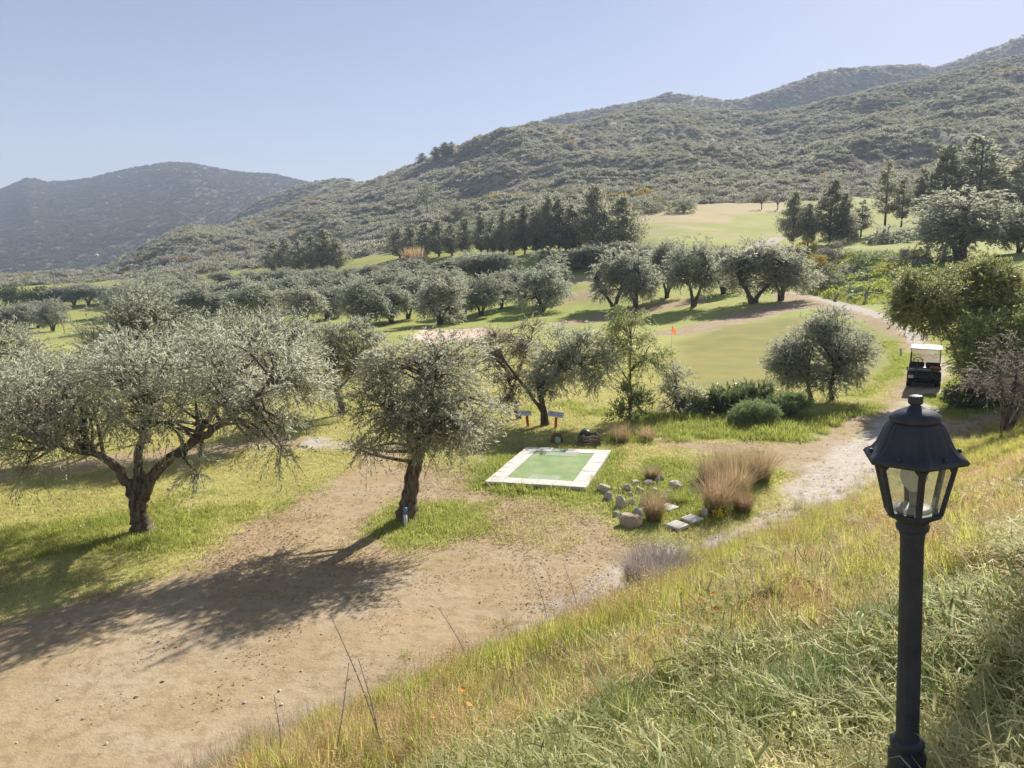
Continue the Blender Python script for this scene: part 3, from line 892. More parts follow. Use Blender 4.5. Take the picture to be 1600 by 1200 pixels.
OG = 'olive trees around the clearing'
near_tree(228, 692, [([(228, 696), (225, 660), (215, 620), (200, 570)], .16, .06), ([(222, 640), (250, 600), (275, 550)], .08, .04)],
          [(195, 530, 70, 45), (255, 520, 60, 42, .3), (160, 560, 50, 42, -.3), (290, 555, 48, 38), (220, 490, 50, 20), (215, 580, 70, 40, -.5)],
          'sparse olive with pale upright shoots behind the large forked olive', 21, group=OG, n_clump=130, twigs=16, leaves=14, clump_r=.45, tw_len=0.5, ll=.1, lw=.027, sticks=.5, twig_r=.009, up=.5, droop=.1)
near_tree(408, 684, [([(408, 688), (405, 650), (395, 600), (385, 560)], .15, .06), ([(400, 620), (430, 580), (445, 550)], .08, .04)],
          [(370, 545, 62, 42), (435, 535, 55, 45, .3), (340, 520, 38, 28, .3), (425, 585, 52, 40, -.3), (470, 560, 35, 40), (400, 510, 50, 22)],
          'grey olive filling the gap right of the large forked olive', 22, group=OG, n_clump=130, twigs=16, leaves=14, clump_r=.45, tw_len=0.5, ll=.1, lw=.027, sticks=.4, twig_r=.009, up=.4, droop=.15)
near_tree(535, 647, [([(535, 650), (533, 628), (524, 608), (518, 585)], .13, .06), ([(526, 610), (548, 590), (560, 570)], .06, .03)],
          [(515, 565, 34, 40), (558, 562, 34, 36, .3), (505, 530, 30, 28), (540, 522, 38, 24, .3), (580, 540, 25, 25), (525, 592, 30, 22, -.4)],
          'small dark stemmed olive between the forked olive and the leaning one', 23, group=OG, n_clump=90, twigs=14, leaves=13, clump_r=.42, ll=.11, lw=.03, tw_len=.42)
near_tree(853, 664, [([(853, 668), (849, 640), (843, 612), (838, 590)], .13, .07), ([(849, 645), (828, 615), (800, 580), (780, 550)], .07, .03), ([(842, 606), (870, 582), (900, 565)], .07, .03)],
          [(880, 575, 42, 38), (915, 560, 42, 42, .3), (940, 580, 28, 32), (870, 545, 42, 28, .2), (855, 602, 34, 20, -.4), (905, 530, 30, 20, .3)],
          'dark trunked olive behind the two red sign posts', 24, group=OG, n_clump=100, twigs=14, leaves=13, clump_r=.42, ll=.11, lw=.03, tw_len=.42, barkmat='bark_dark')
near_tree(812, 655, [([(812, 658), (806, 630), (795, 595), (785, 560)], .09, .04), ([(800, 610), (815, 570), (830, 530)], .05, .025)],
          [(785, 560, 48, 44), (825, 535, 42, 34, .2), (800, 605, 38, 34, -.3), (765, 540, 30, 30), (820, 500, 30, 18), (835, 580, 26, 34, -.3)],
          'brownish twiggy olive just left of the dark trunked olive', 25, group=OG, leafmat='olive_brown', n_clump=60, twigs=14, leaves=12, ll=.1, lw=.028, tw_len=.45, sticks=.6, twig_r=.01)
near_tree(985, 655, [([(985, 658), (986, 620), (984, 580), (986, 530)], .06, .025), ([(985, 600), (965, 570), (955, 545)], .03, .015), ([(985, 580), (1005, 560), (1015, 540)], .03, .015)],
          [(985, 515, 42, 38), (1010, 545, 36, 32, .2), (958, 545, 32, 30), (985, 485, 24, 18), (1030, 560, 20, 26), (985, 570, 48, 26, -.2)],
          'slender young tree with drooping green leaves and a thin reddish stem', 26, name='sapling', leafmat='green_leaf', barkmat='bark_red', n_clump=46, twigs=12, leaves=12, ll=.13, lw=.03, tw_len=.5, droop=.8, shell=.3)
near_tree(985, 660, [([(985, 662), (983, 640), (982, 620)], .03, .02)],
          [(985, 630, 22, 28), (970, 645, 12, 14), (1002, 640, 12, 16)], 'leafy green shoots around the foot of the slender young tree', 27, name='shrub', cat='shrub', leafmat='green_leaf', n_clump=22, twigs=10, leaves=10, ll=.14, lw=.045, tw_len=.4, up=.6, droop=0)
near_tree(1062, 648, [([(1062, 650), (1060, 625), (1058, 600)], .06, .03)],
          [(1058, 600, 28, 26), (1075, 622, 25, 22), (1045, 630, 22, 20), (1060, 640, 28, 14, -.3), (1050, 580, 16, 14)],
          'grey bushy olive shrub between the young tree and the dark shrub', 28, name='shrub', cat='shrub', n_clump=48, twigs=12, leaves=12, ll=.1, lw=.028, tw_len=.35)
near_tree(1268, 626, [([(1268, 628), (1264, 608), (1258, 585)], .09, .05), ([(1296, 626), (1298, 600), (1305, 570)], .08, .05)],
          [(1275, 555, 60, 48), (1322, 545, 40, 40, .3), (1235, 560, 36, 36, -.2), (1302, 505, 36, 22, .2), (1335, 565, 26, 26), (1270, 520, 36, 20), (1300, 590, 40, 26, -.4), (1225, 580, 22, 24)],
          'dense round olive standing alone beside the putting green', 29, group=OG, leafmat='olive_mid', n_clump=210, twigs=16, leaves=13, clump_r=.45, ll=.105, lw=.03, tw_len=.36, barkmat='bark_dark')
# right hand bushes by the cart
def bush_at(Y, blobs, label, seed, name='shrub', cat='shrub', stem=True, **kw):
    cx = sum(b[0] for b in blobs) / len(blobs)
    p = at(cx, 600, Y); b = np.array((p[0], p[1], float(ground(p[0], p[1]))))
    c0 = at(blobs[0][0], blobs[0][1], Y)
    limbs = []
    if stem:
        for q in blobs[:3]:
            c = at(q[0], q[1], Y + (q[4] if len(q) > 4 else 0))
            limbs.append(([b + np.array((0, 0, -.1)), b * .5 + c * .5 + np.array((.1, 0, .1)), c], .08, .03))
    return tree(name, b, limbs, [pb(*q[:4], Y, *(q[4:] or (0,))) for q in blobs], label, cat, seed=seed, **kw)
bush_at(29.5, [(1455, 470, 58, 48), (1525, 455, 62, 45, .5), (1580, 470, 55, 50, .4), (1510, 500, 50, 40), (1555, 540, 55, 50), (1430, 482, 32, 30), (1545, 590, 45, 28, .3), (1590, 530, 40, 60, .5), (1440, 440, 30, 22), (1550, 425, 40, 18, .6)],
        'big yellowish green bush overhanging the golf cart on the track', 31, name='tree_bush', cat='bush', leafmat='yellow_green_leaf', n_clump=380, twigs=16, leaves=13, clump_r=.42, ll=.13, lw=.042, tw_len=.42)
bush_at(27.5, [(1525, 560, 42, 36), (1570, 560, 55, 45), (1610, 520, 50, 60), (1590, 600, 50, 30), (1530, 520, 40, 30)],
        'dark green bush mass right of the cart under the yellowish bush', 37, name='tree_bush', cat='bush', leafmat='green_leaf', n_clump=200, twigs=14, leaves=12, clump_r=.42, ll=.12, lw=.04, tw_len=.4)
bush_at(22.5, [(1590, 560, 48, 40), (1560, 590, 42, 26, -.3), (1620, 600, 50, 50), (1530, 600, 24, 14, -.2)],
        'greyish brown twiggy shrub at the right edge below the big bush', 32, leafmat='scrub_grey', n_clump=60, twigs=14, leaves=10, ll=.06, lw=.03, tw_len=.45, sticks=.8, twig_r=.006)
bush_at(36.0, [(1105, 632, 26, 16), (1140, 625, 30, 20), (1175, 618, 28, 14, .4), (1085, 640, 18, 12)],
        'dark green leafy shrub in front of the putting green', 33, leafmat='dark_leaf', n_clump=56, twigs=12, leaves=11, ll=.16, lw=.045, tw_len=.4, up=.7, droop=0) if False else None
def shrub(px, py, blobs, label, seed, **kw):
    b = gpt(px, py); Y = b[1]
    kw.setdefault('name', 'shrub'); kw.setdefault('cat', 'shrub')
    return tree(kw.pop('name'), b, [], [pb(*q[:4], Y, *(q[4:] or (0,))) for q in blobs], label, kw.pop('cat'), seed=seed, **kw)
shrub(1130, 650, [(1105, 634, 26, 15), (1142, 628, 30, 18), (1178, 620, 28, 13, .4), (1085, 640, 18, 12)], 'dark green leafy shrub in front of the putting green', 33,
      leafmat='dark_leaf', n_clump=64, twigs=12, leaves=11, ll=.15, lw=.045, tw_len=.4, up=.7, droop=0, sticks=0)
shrub(1178, 664, [(1178, 640, 26, 14), (1162, 648, 22, 11, -.2), (1198, 645, 18, 11)], 'feathery fennel clump left of the round olive', 34, leafmat='fennel', n_clump=70, twigs=22, leaves=14, ll=.07, lw=.014, tw_len=.25, up=.4, sticks=0, group='fennel clumps by the track')
shrub(1230, 654, [(1228, 630, 24, 12), (1246, 629, 20, 10), (1212, 636, 16, 10)], 'bluish fennel clump at the foot of the round olive', 35, leafmat='fennel', n_clump=70, twigs=22, leaves=14, ll=.07, lw=.014, tw_len=.25, up=.4, sticks=0, group='fennel clumps by the track')
shrub(1500, 640, [(1515, 618, 40, 16), (1550, 605, 36, 18, .4), (1490, 630, 18, 8)], 'low dark green weeds under the big bush right of the cart', 36, leafmat='dark_leaf', n_clump=60, twigs=12, leaves=10, ll=.09, lw=.035, tw_len=.25, up=.5, sticks=0)
# embankment shrubs at the right
shrub(1285, 455, [(1285, 440, 26, 16), (1265, 450, 18, 12), (1300, 425, 18, 14)], 'dark purplish shrub on the lower embankment', 41, leafmat='scrub_dark', n_clump=40, twigs=10, leaves=10, ll=.2, lw=.08, tw_len=.5, sticks=0)
shrub(1272, 425, [(1272, 409, 16, 13), (1282, 412, 10, 10)], 'bright orange yellow flowering bush on the embankment above the track', 42, leafmat='gorse', n_clump=30, twigs=10, leaves=10, ll=.16, lw=.07, tw_len=.4, sticks=0, group='flowering bushes on the embankment')
shrub(1262, 395, [(1263, 384, 12, 9), (1255, 386, 8, 8)], 'smaller yellow flowering bush under the dark cypresses', 43, leafmat='gorse', n_clump=24, twigs=10, leaves=10, ll=.18, lw=.08, tw_len=.4, sticks=0, group='flowering bushes on the embankment')
shrub(1305, 405, [(1300, 390, 22, 14), (1315, 400, 20, 14), (1290, 400, 16, 12)], 'purplish grey bare shrub at the left end of the raised tee', 44, leafmat='scrub_grey', n_clump=40, twigs=10, leaves=10, ll=.2, lw=.06, tw_len=.6, sticks=.5, twig_r=.012)
shrub(1360, 415, [(1355, 405, 26, 12), (1385, 408, 24, 10), (1335, 412, 16, 10)], 'lush green bramble on the embankment below the raised tee', 45, leafmat='green_leaf', n_clump=50, twigs=10, leaves=10, ll=.2, lw=.08, tw_len=.5, sticks=0)
shrub(1330, 440, [(1320, 438, 24, 10), (1355, 440, 30, 10), (1390, 435, 26, 12)], 'mixed green weeds halfway down the embankment', 46, leafmat='green_leaf', n_clump=50, twigs=10, leaves=10, ll=.2, lw=.07, tw_len=.5, up=.6, sticks=0)
shrub(1415, 415, [(1410, 405, 20, 10), (1430, 400, 22, 12)], 'greyish dry weeds below the lone embankment olive', 47, leafmat='scrub_grey', n_clump=30, twigs=10, leaves=10, ll=.2, lw=.05, tw_len=.5, sticks=.3)

# --- mid distance olives: four kinds, copied
protos = []
MG = 'olive trees in rows on the fairway'
def proto_olive(k, seed):
    rng = np.random.default_rng(seed)
    b = np.zeros(3)
    nl = rng.integers(2, 5)
    limbs = []; blobs = []
    for i in range(nl):
        a = i * 2 * math.pi / nl + rng.random() * 1.0
        r = rng.uniform(0.7, 1.4)
        tip = np.array((math.cos(a) * r, math.sin(a) * r, rng.uniform(2.0, 2.7)))
        limbs.append(([(0, 0, -.1), tip * np.array((.25, .25, .3)), tip * np.array((.75, .75, .65)), tip], .13, .05))
    for i in range(9):
        a = i * 2.4 + rng.random()
        r = rng.uniform(0.5, 1.45)
        blobs.append((np.array((math.cos(a) * r, math.sin(a) * r, rng.uniform(1.3, 3.4) - 0.22 * r)), (rng.uniform(.75, 1.1), rng.uniform(.75, 1.1), rng.uniform(.5, .85))))
    blobs.append((np.array((0, 0, 3.4)), (1.1, 1.1, .75)))
    blobs.append((np.array((0, 0, 2.6)), (1.5, 1.5, .8)))
    return tree('olive_tree', b, limbs, blobs, 'x', 'tree', MG, 'olive_mid', n_clump=150, twigs=12, leaves=10, tw_len=.42, ll=.16, lw=.055, seed=seed, sticks=0, barkmat='bark_dark', droop=.3, clump_r=.44)
for k in range(5):
    protos.append(proto_olive(k, 60 + k))
used = [False] * 5
def put_olive(x, yb, wpx, ytop, label, k, group=MG):
    b = gpt(x, yb); Y = b[1]
    h = at(x, ytop, Y)[2] - b[2]; w = wpx * Y / 1200.0
    sx = max(0.6, w / 3.15); sz = max(0.6, h / 3.9)
    rz = (x * 7.3 + yb) % 6.28
    if not used[k]:
        used[k] = True
        o = protos[k]; o.location = b; o.scale = (sx, sx, sz); o.rotation_euler = (0, 0, rz); o['label'] = label; o['group'] = group
        return o
    return copy_tree(protos[k], b, (sx, sx, sz), rz, label, group)
ORD = ['first', 'second', 'third', 'fourth', 'fifth', 'sixth', 'seventh', 'eighth', 'ninth', 'tenth', 'eleventh', 'twelfth', 'thirteenth', 'fourteenth', 'fifteenth', 'sixteenth', 'seventeenth', 'eighteenth']
front = [(222, 512, 70, 440), (268, 510, 70, 446), (319, 506, 68, 448), (358, 502, 50, 455), (400, 506, 74, 446), (478, 506, 62, 448), (512, 498, 54, 446), (557, 506, 52, 446), (573, 510, 72, 438), (612, 505, 56, 448), (638, 498, 54, 428),
         (688, 507, 74, 431), (726, 491, 50, 440), (752, 494, 60, 431), (784, 482, 42, 428), (814, 476, 52, 422), (848, 487, 62, 415), (868, 472, 50, 404)]
for i, q in enumerate(front):
    put_olive(*q, ORD[i] + ' olive from the left in the front fairway row', i % 5)
right = [(960, 482, 70, 396), (994, 481, 74, 394), (1042, 465, 62, 380), (1084, 479, 76, 379), (1130, 459, 62, 384), (1176, 474, 96, 382), (1220, 470, 76, 386)]
for i, q in enumerate(right):
    put_olive(*q, ORD[i] + ' olive from the left in the row beyond the putting green', (i + 2) % 5, 'olive trees beyond the putting green')
back = [(296, 458, 50, 424), (351, 455, 44, 424), (385, 454, 44, 424), (418, 452, 42, 424), (444, 450, 46, 420), (478, 452, 56, 422), (515, 450, 52, 420), (545, 447, 48, 418), (580, 445, 46, 416), (600, 440, 50, 414), (640, 442, 62, 404),
        (706, 438, 50, 406), (745, 436, 62, 396), (778, 434, 58, 397), (868, 428, 56, 390), (908, 420, 50, 386)]
for i, q in enumerate(back):
    put_olive(*q, ORD[i] + ' olive from the left in the back fairway row', (i + 1) % 5, 'olive trees in the back fairway row')
upper = [(935, 418, 56, 382), (968, 414, 56, 380), (1000, 412, 54, 380)]
for i, q in enumerate(upper):
    put_olive(*q, ORD[i] + ' of three olives from the left in front of the open field', (i + 3) % 5, 'olive trees below the open field')
middle = [(205, 492, 64, 440), (248, 490, 66, 434), (292, 488, 66, 436), (338, 484, 60, 440), (380, 482, 60, 436), (430, 486, 62, 438), (462, 480, 58, 434), (500, 478, 60, 430), (536, 474, 60, 428), (590, 474, 56, 428), (620, 470, 56, 420), (665, 470, 60, 424), (700, 466, 56, 420)]
for i, q in enumerate(middle):
    put_olive(*q, ORD[i] + ' olive from the left in the middle fairway row', (i + 3) % 5, 'olive trees in the middle fairway row')
left = [(8, 520, 46, 478), (38, 516, 50, 474), (60, 512, 46, 474), (83, 518, 42, 469)]
for i, q in enumerate(left):
    put_olive(*q, ORD[i] + ' olive from the left edge on the left fairway', i % 5, 'olive trees on the left fairway')
lback = [(95, 478, 40, 446), (116, 477, 42, 444), (138, 476, 40, 445), (165, 474, 46, 446), (192, 476, 46, 448), (228, 470, 50, 436), (262, 468, 50, 432)]
for i, q in enumerate(lback):
    put_olive(*q, ORD[i] + ' olive from the left in the hedge line behind the left fairway', (i + 2) % 5, 'olive trees behind the left fairway')
put_olive(1500, 404, 150, 300, 'large pale olive on the raised tee at the right', 3, 'olive trees at the right')
put_olive(1592, 395, 60, 318, 'olive cut by the right edge beyond the raised tee', 1, 'olive trees at the right')
shrub(1465, 410, [(1465, 395, 26, 16), (1490, 390, 20, 14), (1520, 400, 20, 12)], 'grey bush in front of the large pale olive', 48, leafmat='olive', n_clump=40, twigs=10, leaves=10, ll=.2, lw=.06, tw_len=.5, sticks=0)

# dark carobs at the far left
for i, (x, yb, w, yt) in enumerate([(8, 482, 52, 444), (38, 482, 52, 443), (68, 482, 46, 446)]):
    b = gpt(x, yb); Y = b[1]
    s = Y / 1200.
    tree('carob_tree', b, [([b + np.array((0, 0, -.2)), b + np.array((.2, 0, 1.5)), b + np.array((0, 0, 3))], .25, .1)],
         [pb(x, yt + 15, w * .45, 13, Y), pb(x - 12, yt + 22, w * .3, 12, Y, -.5), pb(x + 12, yt + 21, w * .3, 12, Y, -.4)],
         ORD[i] + ' dark green carob from the left behind the left fairway', 'tree', 'dark carobs at the far left', leafmat='dark_leaf', n_clump=60, twigs=10, leaves=10, ll=.3, lw=.14, tw_len=.6, seed=70 + i, sticks=0)

# --- cypresses and conifers
def conifer_mesh(seed, h, r, levels, leafmat, droopy=0.0, dens=1.0, trunk_h=0.12, ragged=0.35, ls=0.3):
    rng = np.random.default_rng(seed)
    P = []; A = []; paths = [(np.array([(0, 0, -.2), (.05, 0, h * .5), (0, .03, h * .97)]), np.array([h * .016, h * .01, h * .003]))]
    for i in range(levels):
        f = (i + rng.random()) / levels
        z = h * (trunk_h + (1 - trunk_h) * f)
        rr = r * (1 - f) ** (0.66 if not droopy else .75) * (0.25 + 0.75 * min(1, f / 0.18)) * rng.uniform(1 - ragged, 1 + ragged * .5) + 0.12
        nb = max(3, int(5 * dens * (1 - 0.4 * f)))
        for b in range(nb):
            a = rng.random() * 6.283
            up = rng.uniform(0.25, 0.9) - droopy
            tip = np.array((math.cos(a) * rr, math.sin(a) * rr, z + rr * up))
            root = np.array((0, 0, z))
            n = int(12 + 24 * rr * dens)
            s = rng.uniform(0.15, 1.0, n) ** 0.8
            p = root + (tip - root) * s[:, None] + rng.normal(size=(n, 3)) * (0.10 + 0.10 * rr)
            d = unit(unit(tip - root)[None, :] * (0.7 if droopy else .3) + rng.normal(size=(n, 3)) * 0.4 + np.array((0, 0, .35 if droopy else 1.0)))
            P.append(p); A.append(d)
            if rr > .6 and b % 2 == 0:
                paths.append((np.array([root, (root + tip) / 2, tip]), np.array([.03, .02, .008])))
    P = np.concatenate(P); A = np.concatenate(A)
    n = len(P)
    V, F, T = leaf_quads(P, A, ls * rng.uniform(.6, 1.4, n), ls * .42 * rng.uniform(.6, 1.3, n), rng, np.clip(rng.normal(.45, .25, n), 0, 1))
    cm = np_mesh('crown', V, F, MAT[leafmat], False, {'tint': T})
    v2, f2 = tubes(paths, 5)
    tm = np_mesh('trunk', v2, f2, MAT['bark_dark'], True)
    return cm, tm
CY = [conifer_mesh(90 + k, 10, 2.0, 34, 'cypress', 0, 1.2, 0.06, .7, .34) for k in range(4)]
FIR = [conifer_mesh(95 + k, 10, 2.3, 24, 'cypress', .35, 1.1, 0.1, .45, .42) for k in range(2)]
THIN = [conifer_mesh(98 + k, 10, 1.7, 18, 'cypress', .35, 1.1, 0.22, .6, .38) for k in range(2)]
def put_conifer(meshes, x, yb, wpx, ytop, label, group, name='cypress_tree', cat='tree', proto_w=4.0):
    b = gpt(x, yb); Y = b[1]
    h = at(x, ytop, Y)[2] - b[2]; w = wpx * Y / 1200.0
    e = empty(name, b, label, cat, group, (0, 0, (x * 3.7) % 6.28))
    q = 1.5 if name == 'cypress_tree' else 1.15
    e.scale = (q * w / proto_w, q * w / proto_w, h / 10.3)
    mesh_obj('crown', meshes[0], e); mesh_obj('trunk', meshes[1], e)
    return e
row = [(752, 396, 24, 330), (770, 398, 26, 338), (786, 399, 24, 326), (803, 398, 26, 334), (820, 397, 26, 320), (838, 397, 30, 326), (856, 396, 32, 306), (874, 395, 34, 310), (893, 396, 34, 318), (926, 395, 46, 288), (972, 396, 48, 306), (945, 397, 28, 330), (762, 394, 28, 344), (796, 394, 30, 342), (848, 392, 32, 330), (884, 392, 34, 332), (905, 393, 30, 326)]
for i, q in enumerate(sorted(row)):
    put_conifer(CY[(i * 3) % 4], *q, ORD[i] + ' cypress from the left in the dark row below the hillside', 'cypress row below the hillside')
lrow = [(430, 428, 30, 378), (448, 428, 28, 372), (468, 427, 30, 376), (488, 426, 30, 368), (508, 425, 32, 358), (526, 424, 28, 372), (625, 404, 32, 356), (645, 403, 32, 350), (665, 402, 32, 348), (686, 401, 32, 344), (706, 400, 30, 350), (728, 399, 26, 340)]
for i, q in enumerate(lrow):
    put_conifer(CY[(i + 1) % 4], *q, (ORD[i] + ' cypress from the left in the small dark grove at the hill foot' if i < 6 else ORD[i - 6] + ' cypress from the left in the grove behind the orange reeds'), 'cypress groves left of the row')
rg = [(1238, 384, 40, 298, CY[2]), (1262, 384, 34, 318, CY[1]), (1296, 380, 46, 278, FIR[0]), (1318, 378, 34, 300, CY[0]), (1345, 370, 30, 312, THIN[1])]
nm = ['broad dark cypress at the end of the pale road', 'dark cypress just right of the one by the road', 'tall ragged conifer left of the raised tee', 'narrow dark conifer behind the raised tee', 'short thin conifer behind the raised tee']
for i, (x, yb, w, yt, m) in enumerate(rg):
    put_conifer(m, x, yb, w, yt, nm[i], 'conifers behind the raised tee', 'conifer_tree')
rt = [(1382, 360, 44, 250, THIN[0]), (1408, 360, 36, 276, THIN[1]), (1436, 356, 34, 262, THIN[0]), (1472, 350, 66, 224, FIR[1]), (1526, 345, 78, 208, FIR[0]), (1598, 345, 70, 230, FIR[1])]
nm = ['sparse tall pine with bare lower trunk behind the raised tee', 'shorter sparse pine between two taller thin ones', 'thin bare trunked pine left of the two big conifers', 'big dark conifer left of the tallest one', 'tallest dark conifer at the right skyline of trees', 'dark conifer cut by the right edge']
for i, (x, yb, w, yt, m) in enumerate(rt):
    put_conifer(m, x, yb, w, yt, nm[i], 'tall conifers at the right', 'conifer_tree')
for i, (x, yb, w, yt) in enumerate([(660, 252, 18, 239), (681, 246, 16, 229), (695, 242, 20, 222), (706, 238, 14, 221)]):
    put_conifer(CY[i], x, yb + 3, w, yt, ORD[i] + ' small pine from the left on the ridge against the sky', 'pines on the ridge', 'pine_tree')
# round headed pine standing on the hillside, and the shrubs at its foot
def far_tree(x, yb, blobs, label, seed, leafmat, name='pine_tree', th=None, cat='tree', **kw):
    b = gpt(x, yb); Y = b[1]
    c = at(blobs[0][0], blobs[0][1], Y)
    kw.setdefault('ll', .45); kw.setdefault('lw', .2); kw.setdefault('n_clump', 40)
    return tree(name, b, [([b + np.array((0, 0, -.3)), (b + c) / 2, c], .22, .08)], [pb(*q[:4], Y, *(q[4:] or (0,))) for q in blobs], label, cat, seed=seed, leafmat=leafmat, twigs=10, leaves=8, tw_len=.8, sticks=0, barkmat='bark_dark', **kw)
far_tree(668, 342, [(666, 305, 20, 18), (680, 312, 14, 14), (655, 312, 12, 12)], 'round headed pine alone on the lower hillside', 81, 'scrub_dark')
far_tree(715, 345, [(712, 325, 18, 14), (728, 330, 12, 10)], 'pale green bush tree right of the lone hillside pine', 82, 'scrub')
for i, (x, yb, rx, ry, m, lb) in enumerate([(1010, 325, 26, 14, 'scrub_dark', 'dark bush left of the dry field'), (1045, 316, 34, 18, 'scrub', 'pale green bush above the dry field'), (1068, 325, 22, 12, 'scrub_dark', 'low bush at the edge of the dry field'),
                                         (1095, 300, 24, 10, 'scrub', 'bush behind the upper dry field'), (1330, 350, 28, 12, 'scrub_grey', 'bare grey thicket among the thin pines'), (1395, 372, 40, 14, 'olive', 'grey green hedge under the thin pines'), (1310, 365, 26, 14, 'scrub', 'pale bush between the conifers and the raised tee'),
                                         (1440, 300, 30, 14, 'scrub_grey', 'grey leafless thicket left of the big conifers'), (1560, 320, 30, 16, 'scrub', 'pale scrub between the big conifers')]):
    far_tree(x, yb + ry * .6, [(x, yb - ry * .2, rx, ry), (x - rx * .5, yb, rx * .6, ry * .8), (x + rx * .5, yb, rx * .6, ry * .8)], lb, 120 + i, m, 'shrub', cat='shrub', ll=.35, lw=.16)

# bare trees on the upper field
def bare_tree(x, yb, wpx, ytop, label, seed):
    rng = np.random.default_rng(seed)
    b = gpt(x, yb); Y = b[1]
    h = at(x, ytop, Y)[2] - b[2]; w = wpx * Y / 2400.
    paths = [(np.array([(0, 0, -.2), (0, 0, h * .3)]), np.array([.14, .11]))]
    for i in range(9):
        a = i * 2.4; r = w * rng.uniform(.5, 1)
        t1 = np.array((math.cos(a) * r * .6, math.sin(a) * r * .6, h * rng.uniform(.5, .75)))
        paths.append((spline([(0, 0, h * .25), t1 * .5 + np.array((0, 0, h * .2)), t1], 5), np.linspace(.07, .03, 5)))
        for k in range(8):
            t2 = t1 + np.array((math.cos(a + rng.normal() * .6) * r * .5, math.sin(a + rng.normal() * .6) * r * .5, h * rng.uniform(.0, .35)))
            paths.append((np.array([t1, (t1 + t2) / 2 + rng.normal(size=3) * .1, t2]), np.array([.03, .022, .01])))
    e = empty('bare_tree', b, label, 'tree', 'bare trees on the upper field')
    V, F = tubes(paths, 5)
    k = 5 * 2
    mesh_obj('trunk', np_mesh('trunk', V[:10], F[:5], MAT['bark'], True), e)
    mesh_obj('branches', np_mesh('branches', V[10:], F[5:] - 10, MAT['bark'], True), e)
bare_tree(1190, 327, 24, 301, 'left of two small leafless trees on the upper field', 1)
bare_tree(1215, 328, 22, 303, 'right of two small leafless trees on the upper field', 2)

# orange reed clump
def blades(n, rng, spread, h, lean, width, tintc=.5, curve=.5, flat=False):
    """n grass blades from a patch of the given radius, as a tapered strip of three segments"""
    r = spread * np.sqrt(rng.random(n)); a = rng.random(n) * 6.283
    p = np.stack([r * np.cos(a), r * np.sin(a), np.zeros(n)], 1)
    H = h * rng.uniform(.45, 1.1, n)
    ang = a + rng.normal(size=n) * .9
    le = lean * rng.uniform(.1, 1.2, n)
    d = np.stack([np.cos(ang), np.sin(ang), np.zeros(n)], 1)
    if flat: p[:, 2] = rng.uniform(0.01, .09, n); 
    side = unit(np.cross(d, np.array((0, 0, 1.0))) + rng.normal(size=(n, 3)) * .25)
    W = width * rng.uniform(.6, 1.3, n)
    V = []; 
    for k, s in enumerate((0, .4, .75, 1.0)):
        c = p + d * (H * le * (s * (1 - curve) + curve * s * s))[:, None]
        zz = H * s * np.sqrt(np.clip(1 - (le * s * .75) ** 2, .03, 1)) if not flat else H * s * rng.normal(0.08, .16, n)
        c = c + np.array((0, 0, 1.0)) * zz[:, None]
        ww = W * (1, .85, .55, 0)[k]
        if k < 3:
            V.append(c - side * ww[:, None] / 2); V.append(c + side * ww[:, None] / 2)
        else:
            V.append(c)
    V = np.stack(V, 1).reshape(-1, 3)
    o = np.arange(n)[:, None] * 7
    Q = np.concatenate([o + np.array((0, 1, 3, 2)), o + np.array((2, 3, 5, 4))])
    Tt = o + np.array((4, 5, 6))
    t = np.repeat(np.clip(tintc + rng.normal(size=n) * .22, 0, 1), 7)
    return V, Q, Tt, t

def grass_mesh(name, mat, args_list, seed):
    rng = np.random.default_rng(seed)
    Vs = []; Qs = []; Ts = []; tt = []; o = 0
    for a in args_list:
        V, Q, T, t = blades(a.pop('n'), rng, **a)
        Vs.append(V); Qs.append(Q + o); Ts.append(T + o); tt.append(t); o += len(V)
    return np_mesh(name, np.concatenate(Vs), [np.concatenate(Qs), np.concatenate(Ts)], MAT[mat], False, {'tint': np.concatenate(tt)})

br = gpt(648, 418)
e = empty('reed_clump', br, 'fan shaped clump of dry orange reeds behind the fairway olives', 'reeds')
sc = br[1] / 1200.
mesh_obj('stems', grass_mesh('stems', 'reed', [dict(n=700, spread=12 * sc, h=33 * sc, lean=.55, width=.11, tintc=.5, curve=.2)], 5), e)
mesh_obj('leaves', grass_mesh('leaves', 'reed', [dict(n=500, spread=11 * sc, h=22 * sc, lean=.9, width=.13, tintc=.25, curve=.4)], 6), e)

# ------------------------------------------------------------------ scatter by geometry nodes (stuff nobody could count)
def proto_coll(name, meshes):
    c = bpy.data.collections.new(name)
    for i, m in enumerate(meshes):
        o = bpy.data.objects.new('%s_%02d' % (name, i), m)
        c.objects.link(o)
    return c

